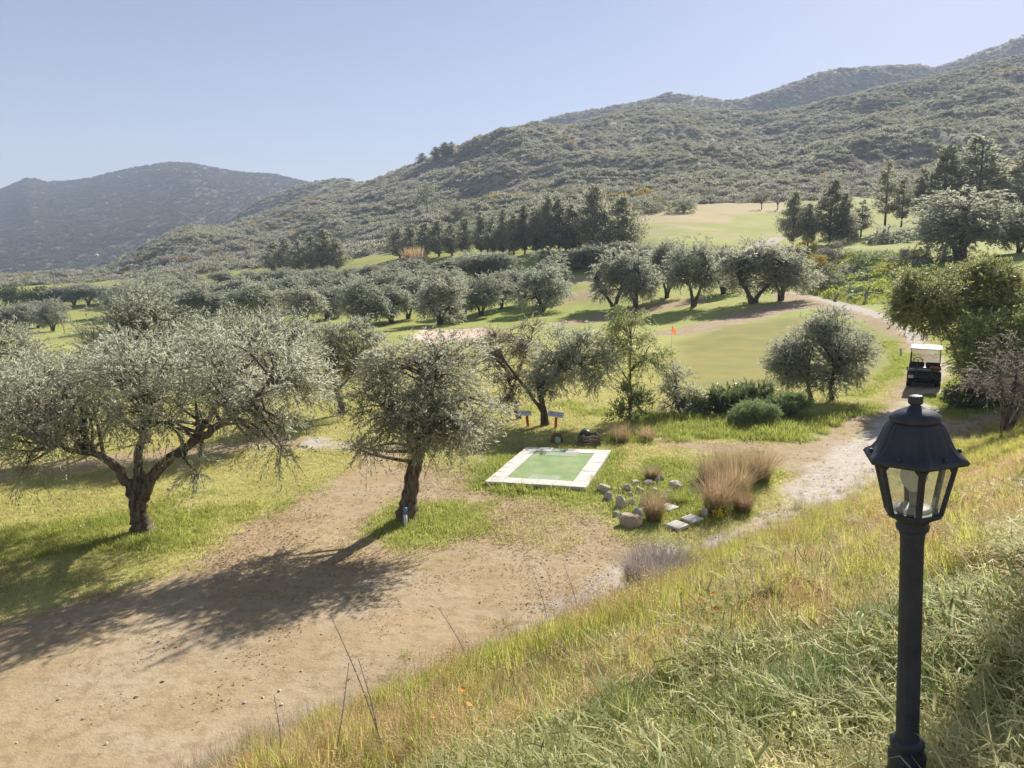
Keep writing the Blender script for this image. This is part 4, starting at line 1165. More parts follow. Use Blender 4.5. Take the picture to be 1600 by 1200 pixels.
def scatter(name, pts, rot, scl, idx, coll, label, cat):
    me = bpy.data.meshes.new(name)
    n = len(pts)
    me.vertices.add(n)
    me.vertices.foreach_set('co', np.asarray(pts, np.float32).ravel())
    a = me.attributes.new('rot', 'FLOAT_VECTOR', 'POINT'); a.data.foreach_set('vector', np.asarray(rot, np.float32).ravel())
    a = me.attributes.new('scl', 'FLOAT_VECTOR', 'POINT'); a.data.foreach_set('vector', np.asarray(scl, np.float32).ravel())
    a = me.attributes.new('idx', 'INT', 'POINT'); a.data.foreach_set('value', np.asarray(idx, np.int32))
    me.update()
    o = mesh_obj(name, me)
    tag(o, label, cat, None, 'stuff')
    ng = bpy.data.node_groups.new(name + '_nodes', 'GeometryNodeTree')
    ng.interface.new_socket('Geometry', in_out='INPUT', socket_type='NodeSocketGeometry')
    ng.interface.new_socket('Geometry', in_out='OUTPUT', socket_type='NodeSocketGeometry')
    N = ng.nodes; L = ng.links
    gi = N.new('NodeGroupInput'); go = N.new('NodeGroupOutput')
    ip = N.new('GeometryNodeInstanceOnPoints')
    ci = N.new('GeometryNodeCollectionInfo')
    ci.inputs['Collection'].default_value = coll
    ci.inputs['Separate Children'].default_value = True
    ci.inputs['Reset Children'].default_value = True
    L.new(gi.outputs[0], ip.inputs['Points'])
    L.new(ci.outputs[0], ip.inputs['Instance'])
    ip.inputs['Pick Instance'].default_value = True
    def na(nm, ty):
        x = N.new('GeometryNodeInputNamedAttribute'); x.data_type = ty; x.inputs['Name'].default_value = nm
        return x.outputs['Attribute']
    er = N.new('FunctionNodeEulerToRotation')
    L.new(na('rot', 'FLOAT_VECTOR'), er.inputs[0])
    L.new(er.outputs[0], ip.inputs['Rotation'])
    L.new(na('scl', 'FLOAT_VECTOR'), ip.inputs['Scale'])
    L.new(na('idx', 'INT'), ip.inputs['Instance Index'])
    L.new(ip.outputs[0], go.inputs[0])
    md = o.modifiers.new('scatter', 'NODES'); md.node_group = ng
    return o

def scrub_mesh(name, mat, seed, n=150, ls=.34, flat=.75):
    rng = np.random.default_rng(seed)
    nb = 4
    c = np.stack([rng.normal(size=nb) * .38, rng.normal(size=nb) * .38, rng.uniform(.15, .45, nb)], 1)
    k = rng.integers(0, nb, n)
    d = unit(rng.normal(size=(n, 3))); d[:, 2] = np.abs(d[:, 2]) * 1.0 - .1
    p = c[k] + d * rng.uniform(.4, .75, n)[:, None] * np.array((1, 1, flat))
    p[:, 2] = np.maximum(p[:, 2], -.02)
    a = unit(d + rng.normal(size=(n, 3)) * .6)
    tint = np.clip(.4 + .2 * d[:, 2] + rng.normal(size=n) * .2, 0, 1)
    V, F, T = leaf_quads(p, a, ls * rng.uniform(.6, 1.3, n), ls * .7 * rng.uniform(.6, 1.2, n), rng, tint)
    return np_mesh(name, V, F, MAT[mat], False, {'tint': T})

SC = [scrub_mesh('bush', 'scrub', 200), scrub_mesh('bush', 'scrub', 201), scrub_mesh('bush', 'scrub_dark', 202), scrub_mesh('bush', 'scrub_dark', 203, 170), scrub_mesh('bush', 'scrub_grey', 204, 120), scrub_mesh('bush', 'gorse', 205, 130)]
SCOL = proto_coll('hill_bush', SC)
SFAR = proto_coll('far_bush', [scrub_mesh('bush', 'scrub_far', 210 + k, 150) for k in range(4)])

def polar_points(n, y0, y1, rng, wmax=.76, p=1.0):
    """uniform per ground area between two depths inside the view fan"""
    Y = np.sqrt(rng.random(n) * (y1 * y1 - y0 * y0) + y0 * y0)
    W = rng.uniform(-wmax, wmax, n)
    return W * Y, Y

def scrub_field(name, n, y0, y1, smin, smax, kindsel, label, seed):
    rng = np.random.default_rng(seed)
    x, y = polar_points(n, y0, y1, rng)
    a = np.degrees(np.arctan2(x, y)); r = np.hypot(x, y)
    fi = np.clip(np.round((np.log(r) - LR[0]) / (LR[1] - LR[0])), 0, NR - 1).astype(int)
    fj = np.clip(np.round(np.interp(a, az_o, np.arange(NA))), 0, NA - 1).astype(int)
    hk = hillkind[fi, fj]; mh = M_hill[fi, fj]
    ok = np.isin(hk, kindsel)
    if 0 in kindsel:
        ok &= (mh > .55)
    dn = fbm(x / 22, y / 22, seed + 5, 3) + .5
    ok &= rng.random(n) < np.clip(.3 + dn * 1.2, 0, 1)
    if 0 in kindsel:
        ok &= (YE[fi, fj] < RYA[fj] + 30)
    x, y, dn = x[ok], y[ok], dn[ok]
    m = len(x)
    z = ground(x, y)
    s = smin + (smax - smin) * rng.random(m) ** 2.2
    t = fbm(x / 60, y / 60, seed + 9, 3) + rng.normal(size=m) * .16
    idx = np.where(t < -.12, 4, np.where(t < .02, rng.integers(0, 2, m), rng.integers(2, 4, m)))
    idx = np.where(rng.random(m) < .35, rng.integers(0, 4, m), idx)
    if 3 in kindsel: idx = rng.integers(0, 4, m)
    yel = (fbm(x / 35, y / 35, seed + 19, 2) > .17) & (rng.random(m) < .12) & (0 in kindsel)
    idx = np.where(yel, 5, idx)
    pts = np.stack([x, y, z - .08 * s], 1)
    rot = np.stack([rng.normal(size=m) * .12, rng.normal(size=m) * .12, rng.random(m) * 6.283], 1)
    scl = np.stack([s, s, s * rng.uniform(.65, 1.15, m)], 1)
    return scatter(name, pts, rot, scl, idx, SFAR if 3 in kindsel else SCOL, label, 'scrub')
scrub_field('hillside_scrub', 100000, 150, 600, .5, 1.9, [0], 'grey green scrub bushes covering the near hillside', 301)
scrub_field('ridge_scrub', 42000, 560, 950, 1.3, 2.6, [1], 'scrub on the hazy ridge behind the hillside', 302)
scrub_field('hill_scrub', 26000, 430, 720, 1.0, 2.4, [2], 'scrub on the small rocky hill', 303)
scrub_field('mountain_scrub', 60000, 420, 1260, 1.2, 3.0, [3], 'scrub on the bluish far mountain', 304)

# pale boulders on hill and mountain
def rock_mesh(seed, sx, sy, sz, sub=2, rough=.28, mat=None, name='rock'):
    rng = np.random.default_rng(seed)
    bm = bmesh.new()
    bmesh.ops.create_icosphere(bm, subdivisions=sub, radius=1)
    nrm = unit(rng.normal(size=(9, 3))); off = rng.uniform(.55, .95, 9)
    for v in bm.verts:
        p = np.array(v.co)
        for k in range(9):
            dd = p @ nrm[k] - off[k]
            if dd > 0: p = p - nrm[k] * dd * .9
        q = vnoise(p[0] * 2.3 + seed, p[1] * 2.3 + p[2] * 1.7, seed) - .5
        p = p * (1 + q * rough)
        v.co = (p[0] * sx, p[1] * sy, p[2] * sz)
    me = bpy.data.meshes.new(name)
    bm.to_mesh(me); bm.free()
    if mat: me.materials.append(mat)
    return me
def mat_rock(name, a, b, c):
    t = NT(name)
    v = t.pos()
    n = t.noise(6, 6, .65, v); n2 = t.noise(38, 4, .7, v)
    col = t.mix(t.ss(n, .35, .65), a, b)
    col = t.mix(t.math('MULTIPLY', t.ss(n2, .5, .7), .5), col, c)
    return t.done(t.bsdf(col, .9, .15, t.bump(t.math('ADD', n, t.math('MULTIPLY', n2, .3)), .8, .03)))
MAT['rock'] = mat_rock('pale_rock', (.66, .59, .49), (.5, .43, .35), (.33, .27, .21))
MAT['rock_brown'] = mat_rock('brown_rock', (.54, .43, .32), (.4, .31, .23), (.25, .19, .14))
MAT['rock_grey'] = mat_rock('grey_rock', (.5, .48, .45), (.34, .32, .3), (.2, .185, .17))
RC_ = proto_coll('boulder', [rock_mesh(400 + k, 1, .8, .6, 1, .3, MAT['rock']) for k in range(3)])
def boulders(n, y0, y1, kindsel, smin, smax, name, label, seed):
    rng = np.random.default_rng(seed)
    x, y = polar_points(n, y0, y1, rng)
    a = np.degrees(np.arctan2(x, y)); r = np.hypot(x, y)
    fi = np.clip(np.round((np.log(r) - LR[0]) / (LR[1] - LR[0])), 0, NR - 1).astype(int)
    fj = np.clip(np.round(np.interp(a, az_o, np.arange(NA))), 0, NA - 1).astype(int)
    ok = np.isin(hillkind[fi, fj], kindsel) & (M_hill[fi, fj] > .6)
    ok &= (fbm(x / 40, y / 40, seed, 3) > .1)
    x, y = x[ok], y[ok]; m = len(x)
    s = smin + (smax - smin) * rng.random(m) ** 3
    scatter(name, np.stack([x, y, ground(x, y) + s * .15], 1), np.stack([rng.normal(size=m) * .3, rng.normal(size=m) * .3, rng.random(m) * 6.28], 1), np.stack([s, s, s], 1), rng.integers(0, 3, m), RC_, label, 'rocks')
boulders(2600, 420, 1250, [2, 3], .6, 3.6, 'mountain_rocks', 'pale rock outcrops scattered on the far mountain', 311)
boulders(2600, 190, 560, [0], .25, 1.0, 'hillside_rocks', 'pale stones showing between the hillside scrub', 312)

# ------------------------------------------------------------------ the lamp post
def mat_black():
    t = NT('black_paint')
    v = t.obj()
    n = t.noise(9, 5, .6, v); n2 = t.noise(90, 3, .6, v)
    c = t.mix(t.ss(n, .35, .7), (.026, .03, .041), (.047, .052, .067))  # bluish tone of the sky light put into the black base colour
    c = t.mix(t.math('MULTIPLY', t.ss(n2, .62, .75), .35), c, (.12, .12, .115))
    return t.done(t.bsdf(c, t.math('ADD', t.math('MULTIPLY', n, .2), .46), .4, t.bump(n2, .25, .002)))
MAT['black'] = mat_black()
def mat_pane():
    t = NT('dusty_pane')
    v = t.obj()
    n = t.noise(14, 5, .6, v)
    tr = t.n('ShaderNodeBsdfTransparent'); tr.inputs[0].default_value = (.96, .97, .94, 1)
    b = t.bsdf((.62, .62, .55), .25, .5)
    tl = t.n('ShaderNodeBsdfTranslucent'); tl.inputs[0].default_value = (.75, .75, .66, 1)
    m0 = t.n('ShaderNodeMixShader'); m0.inputs[0].default_value = .6
    t.t.links.new(b, m0.inputs[1]); t.t.links.new(tl.outputs[0], m0.inputs[2])
    mx = t.n('ShaderNodeMixShader'); t.set(mx.inputs[0], t.math('ADD', t.math('MULTIPLY', n, .16), .05))
    t.t.links.new(tr.outputs[0], mx.inputs[1]); t.t.links.new(m0.outputs[0], mx.inputs[2])
    return t.done(mx.outputs[0])
MAT['pane'] = mat_pane()
def mat_bulb():
    t = NT('white_bulb')
    b = t.bsdf((.88, .88, .86), .3, .5)
    tl = t.n('ShaderNodeBsdfTranslucent'); tl.inputs[0].default_value = (.88, .88, .86, 1)
    mx = t.n('ShaderNodeMixShader'); mx.inputs[0].default_value = .75
    t.t.links.new(b, mx.inputs[1]); t.t.links.new(tl.outputs[0], mx.inputs[2])
    return t.done(mx.outputs[0])
MAT['bulb'] = mat_bulb()
MAT['grey_plastic'] = mat_simple('grey_plastic', (.33, .33, .32), .5, .4, .2)

def lamp_post():
    Yl = 2.6
    top = at(1431, 614, Yl); bot = at(1416, 1215, Yl + .02)
    g = float(ground(bot[0], bot[1]))
    ax = Vector(top - bot).normalized()
    # run the axis down into the ground
    bot = Vector(bot) + ax * ((g - 0.03 - bot[2]) / ax.z)
    H = (Vector(top) - bot).length
    e = empty('garden_lamp', bot, 'black garden lamp post with six sided glass lantern on the grassy bank', 'lamp post')
    e.rotation_mode = 'QUATERNION'
    e.rotation_quaternion = Vector((0, 0, 1)).rotation_difference(ax)
    k = 0.336 / 155.0                    # metres per pixel at the lantern
    def zz(py): return (at(1425, py, Yl)[2] - bot.z) / ax.z
    r6 = math.radians(14)
    def hexm(a, i): 
        d = math.pi / 3
        b = ((a - r6) % d) - d / 2
        return math.cos(d / 2) / math.cos(b)
    # post with shallow flutes
    m = MB()
    ztop = zz(826); z_b = zz(1158)
    m.lathe([(.044, z_b - .03), (.043, z_b - .005), (.040, z_b + .02), (.039, ztop - .06), (.040, ztop - .03), (.047, ztop)], 48, mod=lambda a, i: 1 - .035 * (0.5 + .5 * math.cos(a * 12)) if 1 < i < 4 else 1)
    m.build('post', MAT['black'], e)
    m = MB()
    m.lathe([(.09, -.1), (.09, .01), (.074, z_b - .16), (.066, z_b - .13), (.062, z_b - .1), (.065, z_b - .085), (.065, z_b - .06), (.057, z_b - .05), (.055, z_b - .035), (.059, z_b - .025), (.059, z_b - .012), (.052, z_b - .002), (.044, z_b + .004)], 32)
    m.build('base', MAT['black'], e)
    # cup that carries the lantern
    m = MB()
    zc = zz(806)
    m.lathe([(.040, ztop - .012), (.052, ztop - .004), (.055, ztop + .012), (.048, ztop + .018), (.058, zc - .012), (.090, zc + .006), (.097, zc + .018), (.088, zc + .022)], 36, mod=lambda a, i: hexm(a, i) * 1.06 if i >= 5 else 1)
    m.build('lantern_cup', MAT['black'], e)
    # six corner bars and panes
    zb_, zt_ = zc + .018, zz(722)
    rb_, rt_ = .09, .131
    cor = []
    for q in range(6):
        a = r6 + q * math.pi / 3
        d = Vector((math.cos(a), math.sin(a), 0)); t = Vector((-math.sin(a), math.cos(a), 0))
        p0 = d * rb_ + Vector((0, 0, zb_)); p1 = d * rt_ + Vector((0, 0, zt_))
        cor.append((p0, p1))
        mb = MB()
        w0 = .0105
        vs_ = []
        for p, w in ((p0, w0), (p1, w0 * 1.05)):
            vs_ += [p - t * w + d * .000, p + t * w + d * .000, p + t * w * .6 + d * .007, p - t * w * .6 + d * .007, p - t * w - d * .006, p + t * w - d * .006]
        o = 6
        ring = [4, 5, 1, 2, 3, 0]
        fs = [tuple(ring), tuple(i + o for i in reversed(ring))]
        for i in range(6):
            x, y = ring[i], ring[(i + 1) % 6]
            fs.append((x, y, y + o, x + o))
        mb.add(vs_, fs)
        # small webs at the top corners
        for s in (-1, 1):
            a2 = a + s * math.pi / 3
            dn = Vector((math.cos(a2), math.sin(a2), 0)) * rt_ + Vector((0, 0, zt_))
            ed = (dn - p1).normalized(); dw = (p0 - p1).normalized()
            c = p1 + ed * .009
            tri = [c, c + ed * .016, c + dw * .02]
            nn = ed.cross(dw).normalized() * .003
            mb.add([v + nn for v in tri] + [v - nn for v in tri], [(0, 1, 2), (5, 4, 3), (0, 3, 4, 1), (1, 4, 5, 2), (2, 5, 3, 0)])
        mb.build('corner_bar', MAT['black'], e)
    for q in range(6):
        (a0, a1), (b0, b1) = cor[q], cor[(q + 1) % 6]
        sh = .97
        def inn(p): return Vector((p.x * sh, p.y * sh, p.z))
        P = [inn(a0), inn(b0), inn(b1), inn(a1)]
        n = (P[1] - P[0]).cross(P[3] - P[0]).normalized() * .0012
        mb = MB(); mb.add([p + n for p in P] + [p - n for p in P], [(0, 1, 2, 3), (7, 6, 5, 4), (0, 4, 5, 1), (1, 5, 6, 2), (2, 6, 7, 3), (3, 7, 4, 0)])
        mb.build('pane', MAT['pane'], e)
    # roof: wide six sided brim, bell with ribs, cap and finial
    m = MB()
    zr = zz(712)
    prf = [(.120, zr - .016), (.166, zr - .012), (.171, zr - .004), (.163, zr + .007), (.140, zr + .020), (.122, zr + .042), (.109, zr + .071), (.098, zr + .097), (.086, zr + .117), (.078, zr + .124)]
    def rmod(a, i):
        hexk = hexm(a, i) * 1.03
        f = [1, 1, 1, 1, .9, .65, .45, .3, .15, 0][i]
        b = ((a - r6) % (math.pi / 3)) / (math.pi / 3)       # 0 at corner
        c = min(b, 1 - b)
        rib = 0
        if 3 < i < 9:
            rib = .035 * math.exp(-((c - .10) / .05) ** 2) - .035 * math.exp(-(c / .045) ** 2) - .02 * math.exp(-((c - .2) / .05) ** 2)
        return (hexk * f + (1 - f)) * (1 + rib)
    m.lathe(prf, 144, mod=rmod)
    roof = m.build('roof', MAT['black'], e)
    m = MB()
    z0 = zr + .120
    m.lathe([(.074, z0), (.080, z0 + .004), (.083, z0 + .012), (.080, z0 + .022), (.066, z0 + .034), (.040, z0 + .046), (.022, z0 + .053), (.016, z0 + .058), (.015, z0 + .064)], 40)
    m.build('roof_cap', MAT['black'], e)
    m = MB()
    m.lathe([(.015, z0 + .060), (.021, z0 + .063), (.024, z0 + .068), (.024, z0 + .084), (.0245, z0 + .087), (.021, z0 + .0915), (.011, z0 + .094)], 12, sm=False)
    m.build('finial', MAT['black'], e)
    for q in range(6):                     # wing screws on the brim
        a = r6 + (q + .5) * math.pi / 3
        p = Vector((math.cos(a) * .139, math.sin(a) * .139, zr + .012))
        mb = MB(); mb.tube([p, p + Vector((0, 0, .012))], [.009, .006], 8)
        mb.build('screw', MAT['black'], e)
    # holder and bulb
    m = MB(); m.lathe([(.060, zb_ - .002), (.060, zb_ + .012), (.052, zb_ + .016)], 28)
    m.build('bulb_tray', MAT['grey_plastic'], e)
    m = MB(); m.tube([(0, 0, zb_ + .012), (0, 0, zb_ + .075)], .013, 14)
    so = m.build('socket', MAT['grey_plastic'], e)
    m = MB()
    zq = zb_ + .07
    m.lathe([(.013, zq), (.020, zq + .01), (.036, zq + .028), (.044, zq + .052), (.041, zq + .078), (.028, zq + .096), (.010, zq + .104)], 28)
    m.build('bulb', MAT['bulb'], e)
lamp_post()

# ------------------------------------------------------------------ golf cart
MAT['cart_body'] = mat_simple('dark_cart_body', (.022, .018, .026), .32, .5, .3, 3)
MAT['cart_grey'] = mat_simple('cart_grey', (.2, .2, .22), .4, .5, .2, 3)
MAT['cart_white'] = mat_simple('cart_roof_white', (.78, .78, .76), .4, .4, .08, 2)
MAT['seat_black'] = mat_simple('seat_vinyl', (.018, .018, .02), .5, .4, .3, 5)
MAT['rubber'] = mat_simple('rubber', (.016, .016, .017), .85, .2, .3, 10)
MAT['steel'] = mat_simple('cart_steel', (.1, .1, .11), .4, .5, .2, 6, metal=.5)
MAT['bag_orange'] = mat_simple('orange_bag', (.75, .16, .07), .6, .3, .2, 8)
MAT['plate'] = mat_simple('plate_white', (.75, .75, .72), .5, .3, .1)
def mat_clear():
    t = NT('clear_screen')
    tr = t.n('ShaderNodeBsdfTransparent'); tr.inputs[0].default_value = (.9, .92, .92, 1)
    gl = t.n('ShaderNodeBsdfGlossy'); gl.inputs['Roughness'].default_value = .08
    mx = t.n('ShaderNodeMixShader'); mx.inputs[0].default_value = .12
    t.t.links.new(tr.outputs[0], mx.inputs[1]); t.t.links.new(gl.outputs[0], mx.inputs[2])
    return t.done(mx.outputs[0])
MAT['clear'] = mat_clear()
def golf_cart():
    p = gpt(1442, 606)
    e = empty('golf_cart', p, 'white roofed dark golf cart seen from behind on the gravel track', 'golf cart', None, (0, 0, math.radians(-29)))
    s = p[1] / 1200.0 * 48 / 1.22
    e.scale = (s, s, s * .86)
    # local: x right, y forward, z up; origin under the rear bumper
    m = MB()
    prof = [(0.02, .30), (.0, .52), (.06, .70), (.16, .76), (.62, .78), (.66, .62), (.72, .36), (1.55, .33), (1.66, .62), (1.74, .74), (1.98, .70), (2.2, .52), (2.26, .36), (2.2, .26), (.1, .24)]
    # body as an extruded side profile with rounded plan
    vs_ = []; n = len(prof)
    for x, w in ((-.61, .93), (-.55, 1.0), (.55, 1.0), (.61, .93)):
        for (y, z) in prof: vs_.append((x, 1.1 + (y - 1.1) * (1 if abs(x) < .6 else .965), .5 + (z - .5) * (1 if abs(x) < .6 else .93)))
    fs = [tuple(range(n)), tuple(reversed(range(3 * n, 4 * n)))]
    for q in range(3):
        for k in range(n): fs.append((q * n + k, q * n + (k + 1) % n, (q + 1) * n + (k + 1) % n, (q + 1) * n + k))
    m.add(vs_, fs)
    m.build('body', MAT['cart_body'], e)
    m = MB(); m.box((0, .33, .785), (1.16, .60, .05), bev=.02); m.build('rear_deck', MAT['cart_grey'], e)
    m = MB(); m.box((0, -.03, .30), (1.1, .08, .12), bev=.02); m.build('rear_bumper', MAT['rubber'], e)
    for x, y in ((-.52, .40), (.52, .40), (-.52, 1.95), (.52, 1.95)):
        w = empty_part('wheel', e, (x, y, .225))
        m = MB(); R = Matrix.Rotation(math.pi / 2, 4, 'Y')
        m.lathe([(.13, -.09), (.20, -.095), (.225, -.07), (.228, 0), (.225, .07), (.20, .095), (.13, .09)], 28, R); m.build('tyre', MAT['rubber'], w)
        m = MB(); m.lathe([(.03, -.06), (.128, -.075), (.128, .075), (.03, .06)], 20, R); m.build('rim', MAT['cart_white'], w)
    m = MB(); m.box((0, .93, .80), (1.08, .50, .13), bev=.04); m.build('seat', MAT['seat_black'], e)
    for x in (-.29, .29):
        m = MB(); M = Matrix.Translation((x, .64, 1.0)) @ Matrix.Rotation(math.radians(-10), 4, 'X')
        m.box((0, 0, 0), (.53, .09, .26), M, .04); m.build('backrest', MAT['seat_black'], e)
    # bag rack behind the seat
    m = MB()
    for x in (-.27, .27): m.tube([(x, .0, .36), (x, -.02, .7), (x, .08, .96), (x, .55, .98)], .022, 8)
    m.tube([(-.42, .07, .90), (.42, .07, .90)], .022, 8)
    m.tube([(-.4, -.03, .5), (.4, -.03, .5)], .02, 8)
    m.build('bag_rack', MAT['steel'], e)
    m = MB(); m.box((.36, .30, .90), (.34, .26, .17), bev=.05); m.build('orange_bag', MAT['bag_orange'], e)
    m = MB(); m.box((-.02, .32, .83), (.44, .22, .05), bev=.015); m.build('folded_towel', MAT['cart_white'], e)
    # roof, its posts and windscreen
    m = MB(); m.box((0, 1.02, 1.79), (1.16, 1.62, .06), bev=.028); m.box((0, 1.02, 1.83), (1.0, 1.44, .03), bev=.012); m.build('roof', MAT['cart_white'], e)
    for x in (-.53, .53):
        m = MB(); m.tube([(x, .48, .78), (x, .40, 1.1), (x, .42, 1.65), (x * .97, .55, 1.775)], .018, 8); m.build('roof_post', MAT['steel'], e)
        m = MB(); m.tube([(x, 1.78, .72), (x, 1.66, 1.2), (x, 1.52, 1.775)], .018, 8); m.build('roof_post', MAT['steel'], e)
    m = MB(); m.add([(-.52, 1.77, .76), (.52, 1.77, .76), (.52, 1.54, 1.74), (-.52, 1.54, 1.74), (-.52, 1.776, .762), (.52, 1.776, .762), (.52, 1.546, 1.742), (-.52, 1.546, 1.742)], [(0, 1, 2, 3), (7, 6, 5, 4), (0, 4, 5, 1), (1, 5, 6, 2), (2, 6, 7, 3), (3, 7, 4, 0)])
    m.build('windscreen', MAT['clear'], e)
    # steering wheel on its column
    m = MB(); C = Vector((-.27, 1.33, 1.13)); R = Matrix.Translation(C) @ Matrix.Rotation(math.radians(35), 4, 'X')
    pts = [(R @ Vector((math.cos(a) * .175, math.sin(a) * .175, 0))) for a in [i * math.pi / 14 for i in range(29)]]
    m.tube(pts, .017, 8, False)
    for a in (0.3, 2.84, 4.71): m.tube([C, R @ Vector((math.cos(a) * .17, math.sin(a) * .17, 0))], .012, 6)
    m.tube([C, (-.27, 1.66, .74)], .022, 8)
    m.build('steering_wheel', MAT['rubber'], e)
    m = MB(); m.box((0, 1.70, .76), (1.1, .16, .16), bev=.05); m.build('dashboard', MAT['seat_black'], e)
    m = MB(); m.box((-.46, -.012, .50), (.20, .014, .13), bev=.004); m.build('number_plate', MAT['plate'], e)
    for x in (-.55, .55):
        m = MB(); m.tube([(x, .3, .84), (x * 1.02, .34, 1.0), (x * 1.02, .7, 1.02), (x, .9, .95)], .018, 8); m.build('armrest', MAT['steel'], e)
    m = MB(); m.box((-.62, .2, .86), (.05, .06, .16), bev=.01); m.build('bottle_holder', MAT['rubber'], e)
def empty_part(name, parent, loc):
    o = bpy.data.objects.new(name, None); o.location = loc; o.empty_display_size = .1
    return link(o, parent)
golf_cart()

# ------------------------------------------------------------------ tee mat with its border of slabs
def mat_slab():
    t = NT('pale_concrete')
    v = t.pos()
    n = t.noise(3.5, 6, .65, v); n2 = t.noise(40, 4, .7, v)
    r = t.n('ShaderNodeObjectInfo').outputs['Random']
    c = t.mix(t.ss(n, .35, .7), (.7, .67, .6), (.56, .52, .45))
    c = t.mix(t.math('MULTIPLY', t.ss(n2, .55, .75), .35), c, (.34, .31, .27))
    c = t.mix(t.math('MULTIPLY', r, .2), c, (.42, .4, .36))
    return t.done(t.bsdf(c, .9, .15, t.bump(n2, .5, .004)))
MAT['slab'] = mat_slab()
def mat_turf(name, a, b):
    t = NT(name)
    v = t.pos()
    n = t.noise(1.6, 4, .6, v); n2 = t.noise(60, 3, .7, v)
    c = t.mix(t.ss(n, .35, .65), a, b)
    c = t.mix(t.math('MULTIPLY', t.ss(n2, .45, .7), .35), c, tuple(x * .6 for x in a))
    return t.done(t.bsdf(c, .9, .1, t.bump(n2, .8, .008)))
MAT['mat_green'] = mat_turf('artificial_turf', (.22, .31, .13), (.31, .38, .18))
MAT['mat_grey'] = mat_turf('worn_turf', (.31, .37, .25), (.37, .42, .29))
MAT['concrete'] = mat_simple('concrete_edge', (.45, .42, .37), .9, .1, .3, 4, .01)
def tee():
    c = [gpt(757, 760), gpt(916, 768), gpt(955, 710), gpt(822, 705)]
    z = float(np.mean([q[2] for q in c])) + .10
    ctr = np.mean(c, 0)
    P = [Vector((q[0], q[1], 0)) for q in c]
    e = empty('tee_mat', (ctr[0], ctr[1], z - .1), 'green artificial turf tee mat framed by pale concrete slabs', 'tee mat')
    O = Vector((ctr[0], ctr[1], 0))
    def uv(u, v):
        return P[0] * (1 - u) * (1 - v) + P[1] * u * (1 - v) + P[2] * u * v + P[3] * (1 - u) * v - O
    def slab(u0, u1, v0, v1, name, mat, zt, th, gap=.009, rng=None, bev=.006):
        mb = MB()
        q = [uv(u0, v0), uv(u1, v0), uv(u1, v1), uv(u0, v1)]
        cc = sum(q, Vector()) / 4
        def sh(p, d): 
            w = (cc - p); return p + w.normalized() * d
        t = (rng.uniform(-.006, .006, 4) if rng is not None else [0] * 4)
        top = [sh(p, gap + bev) + Vector((0, 0, zt + t[i])) for i, p in enumerate(q)]
        mid = [sh(p, gap) + Vector((0, 0, zt - bev + t[i])) for i, p in enumerate(q)]
        bot = [sh(p, gap) + Vector((0, 0, zt - th)) for p in q]
        fs = [(0, 1, 2, 3), (11, 10, 9, 8)]
        for a in (0, 4):
            for k in range(4): fs.append((a + k, a + 4 + k, a + 4 + (k + 1) % 4, a + (k + 1) % 4))
        mb.add(top + mid + bot, fs)
        return mb.build(name, mat, e)
    rng = np.random.default_rng(3)
    b = 0.165; bv = .125
    slab(.012, .988, .012, .988, 'concrete_base', MAT['concrete'], .075, .25, 0)
    n = 6
    for i in range(n):
        slab(i / n, (i + 1) / n, 0, bv, 'slab', MAT['slab'], .12, .06, rng=rng)
        if i == 2: 
            slab(i / n, (i + 1) / n, 1 - bv * .8, 1, 'slab', MAT['mat_grey'], .105, .05, rng=rng)
        else: slab(i / n, (i + 1) / n, 1 - bv, 1, 'slab', MAT['slab'], .12, .06, rng=rng)
    m_ = 6
    for i in range(m_):
        v0 = bv + (1 - 2 * bv) * i / m_; v1 = bv + (1 - 2 * bv) * (i + 1) / m_
        slab(0, b, v0, v1, 'slab', MAT['slab'], .12, .06, rng=rng)
        slab(1 - b, 1, v0, v1, 'slab', MAT['slab'], .12, .06, rng=rng)
    slab(b, 1 - b, bv, 1 - bv, 'turf_mat', MAT['mat_green'], .108, .06, .008)
    slab(.38, .68, bv, bv + .12, 'worn_patch', MAT['mat_grey'], .112, .02, .004)
    slab(.30, .66, 1 - bv - .11, 1 - bv, 'worn_patch', MAT['mat_grey'], .112, .02, .004)
    for p, s in ((uv(.45, .55), 0), (uv(.52, .5), 1)):
        pass
    return z
tee()

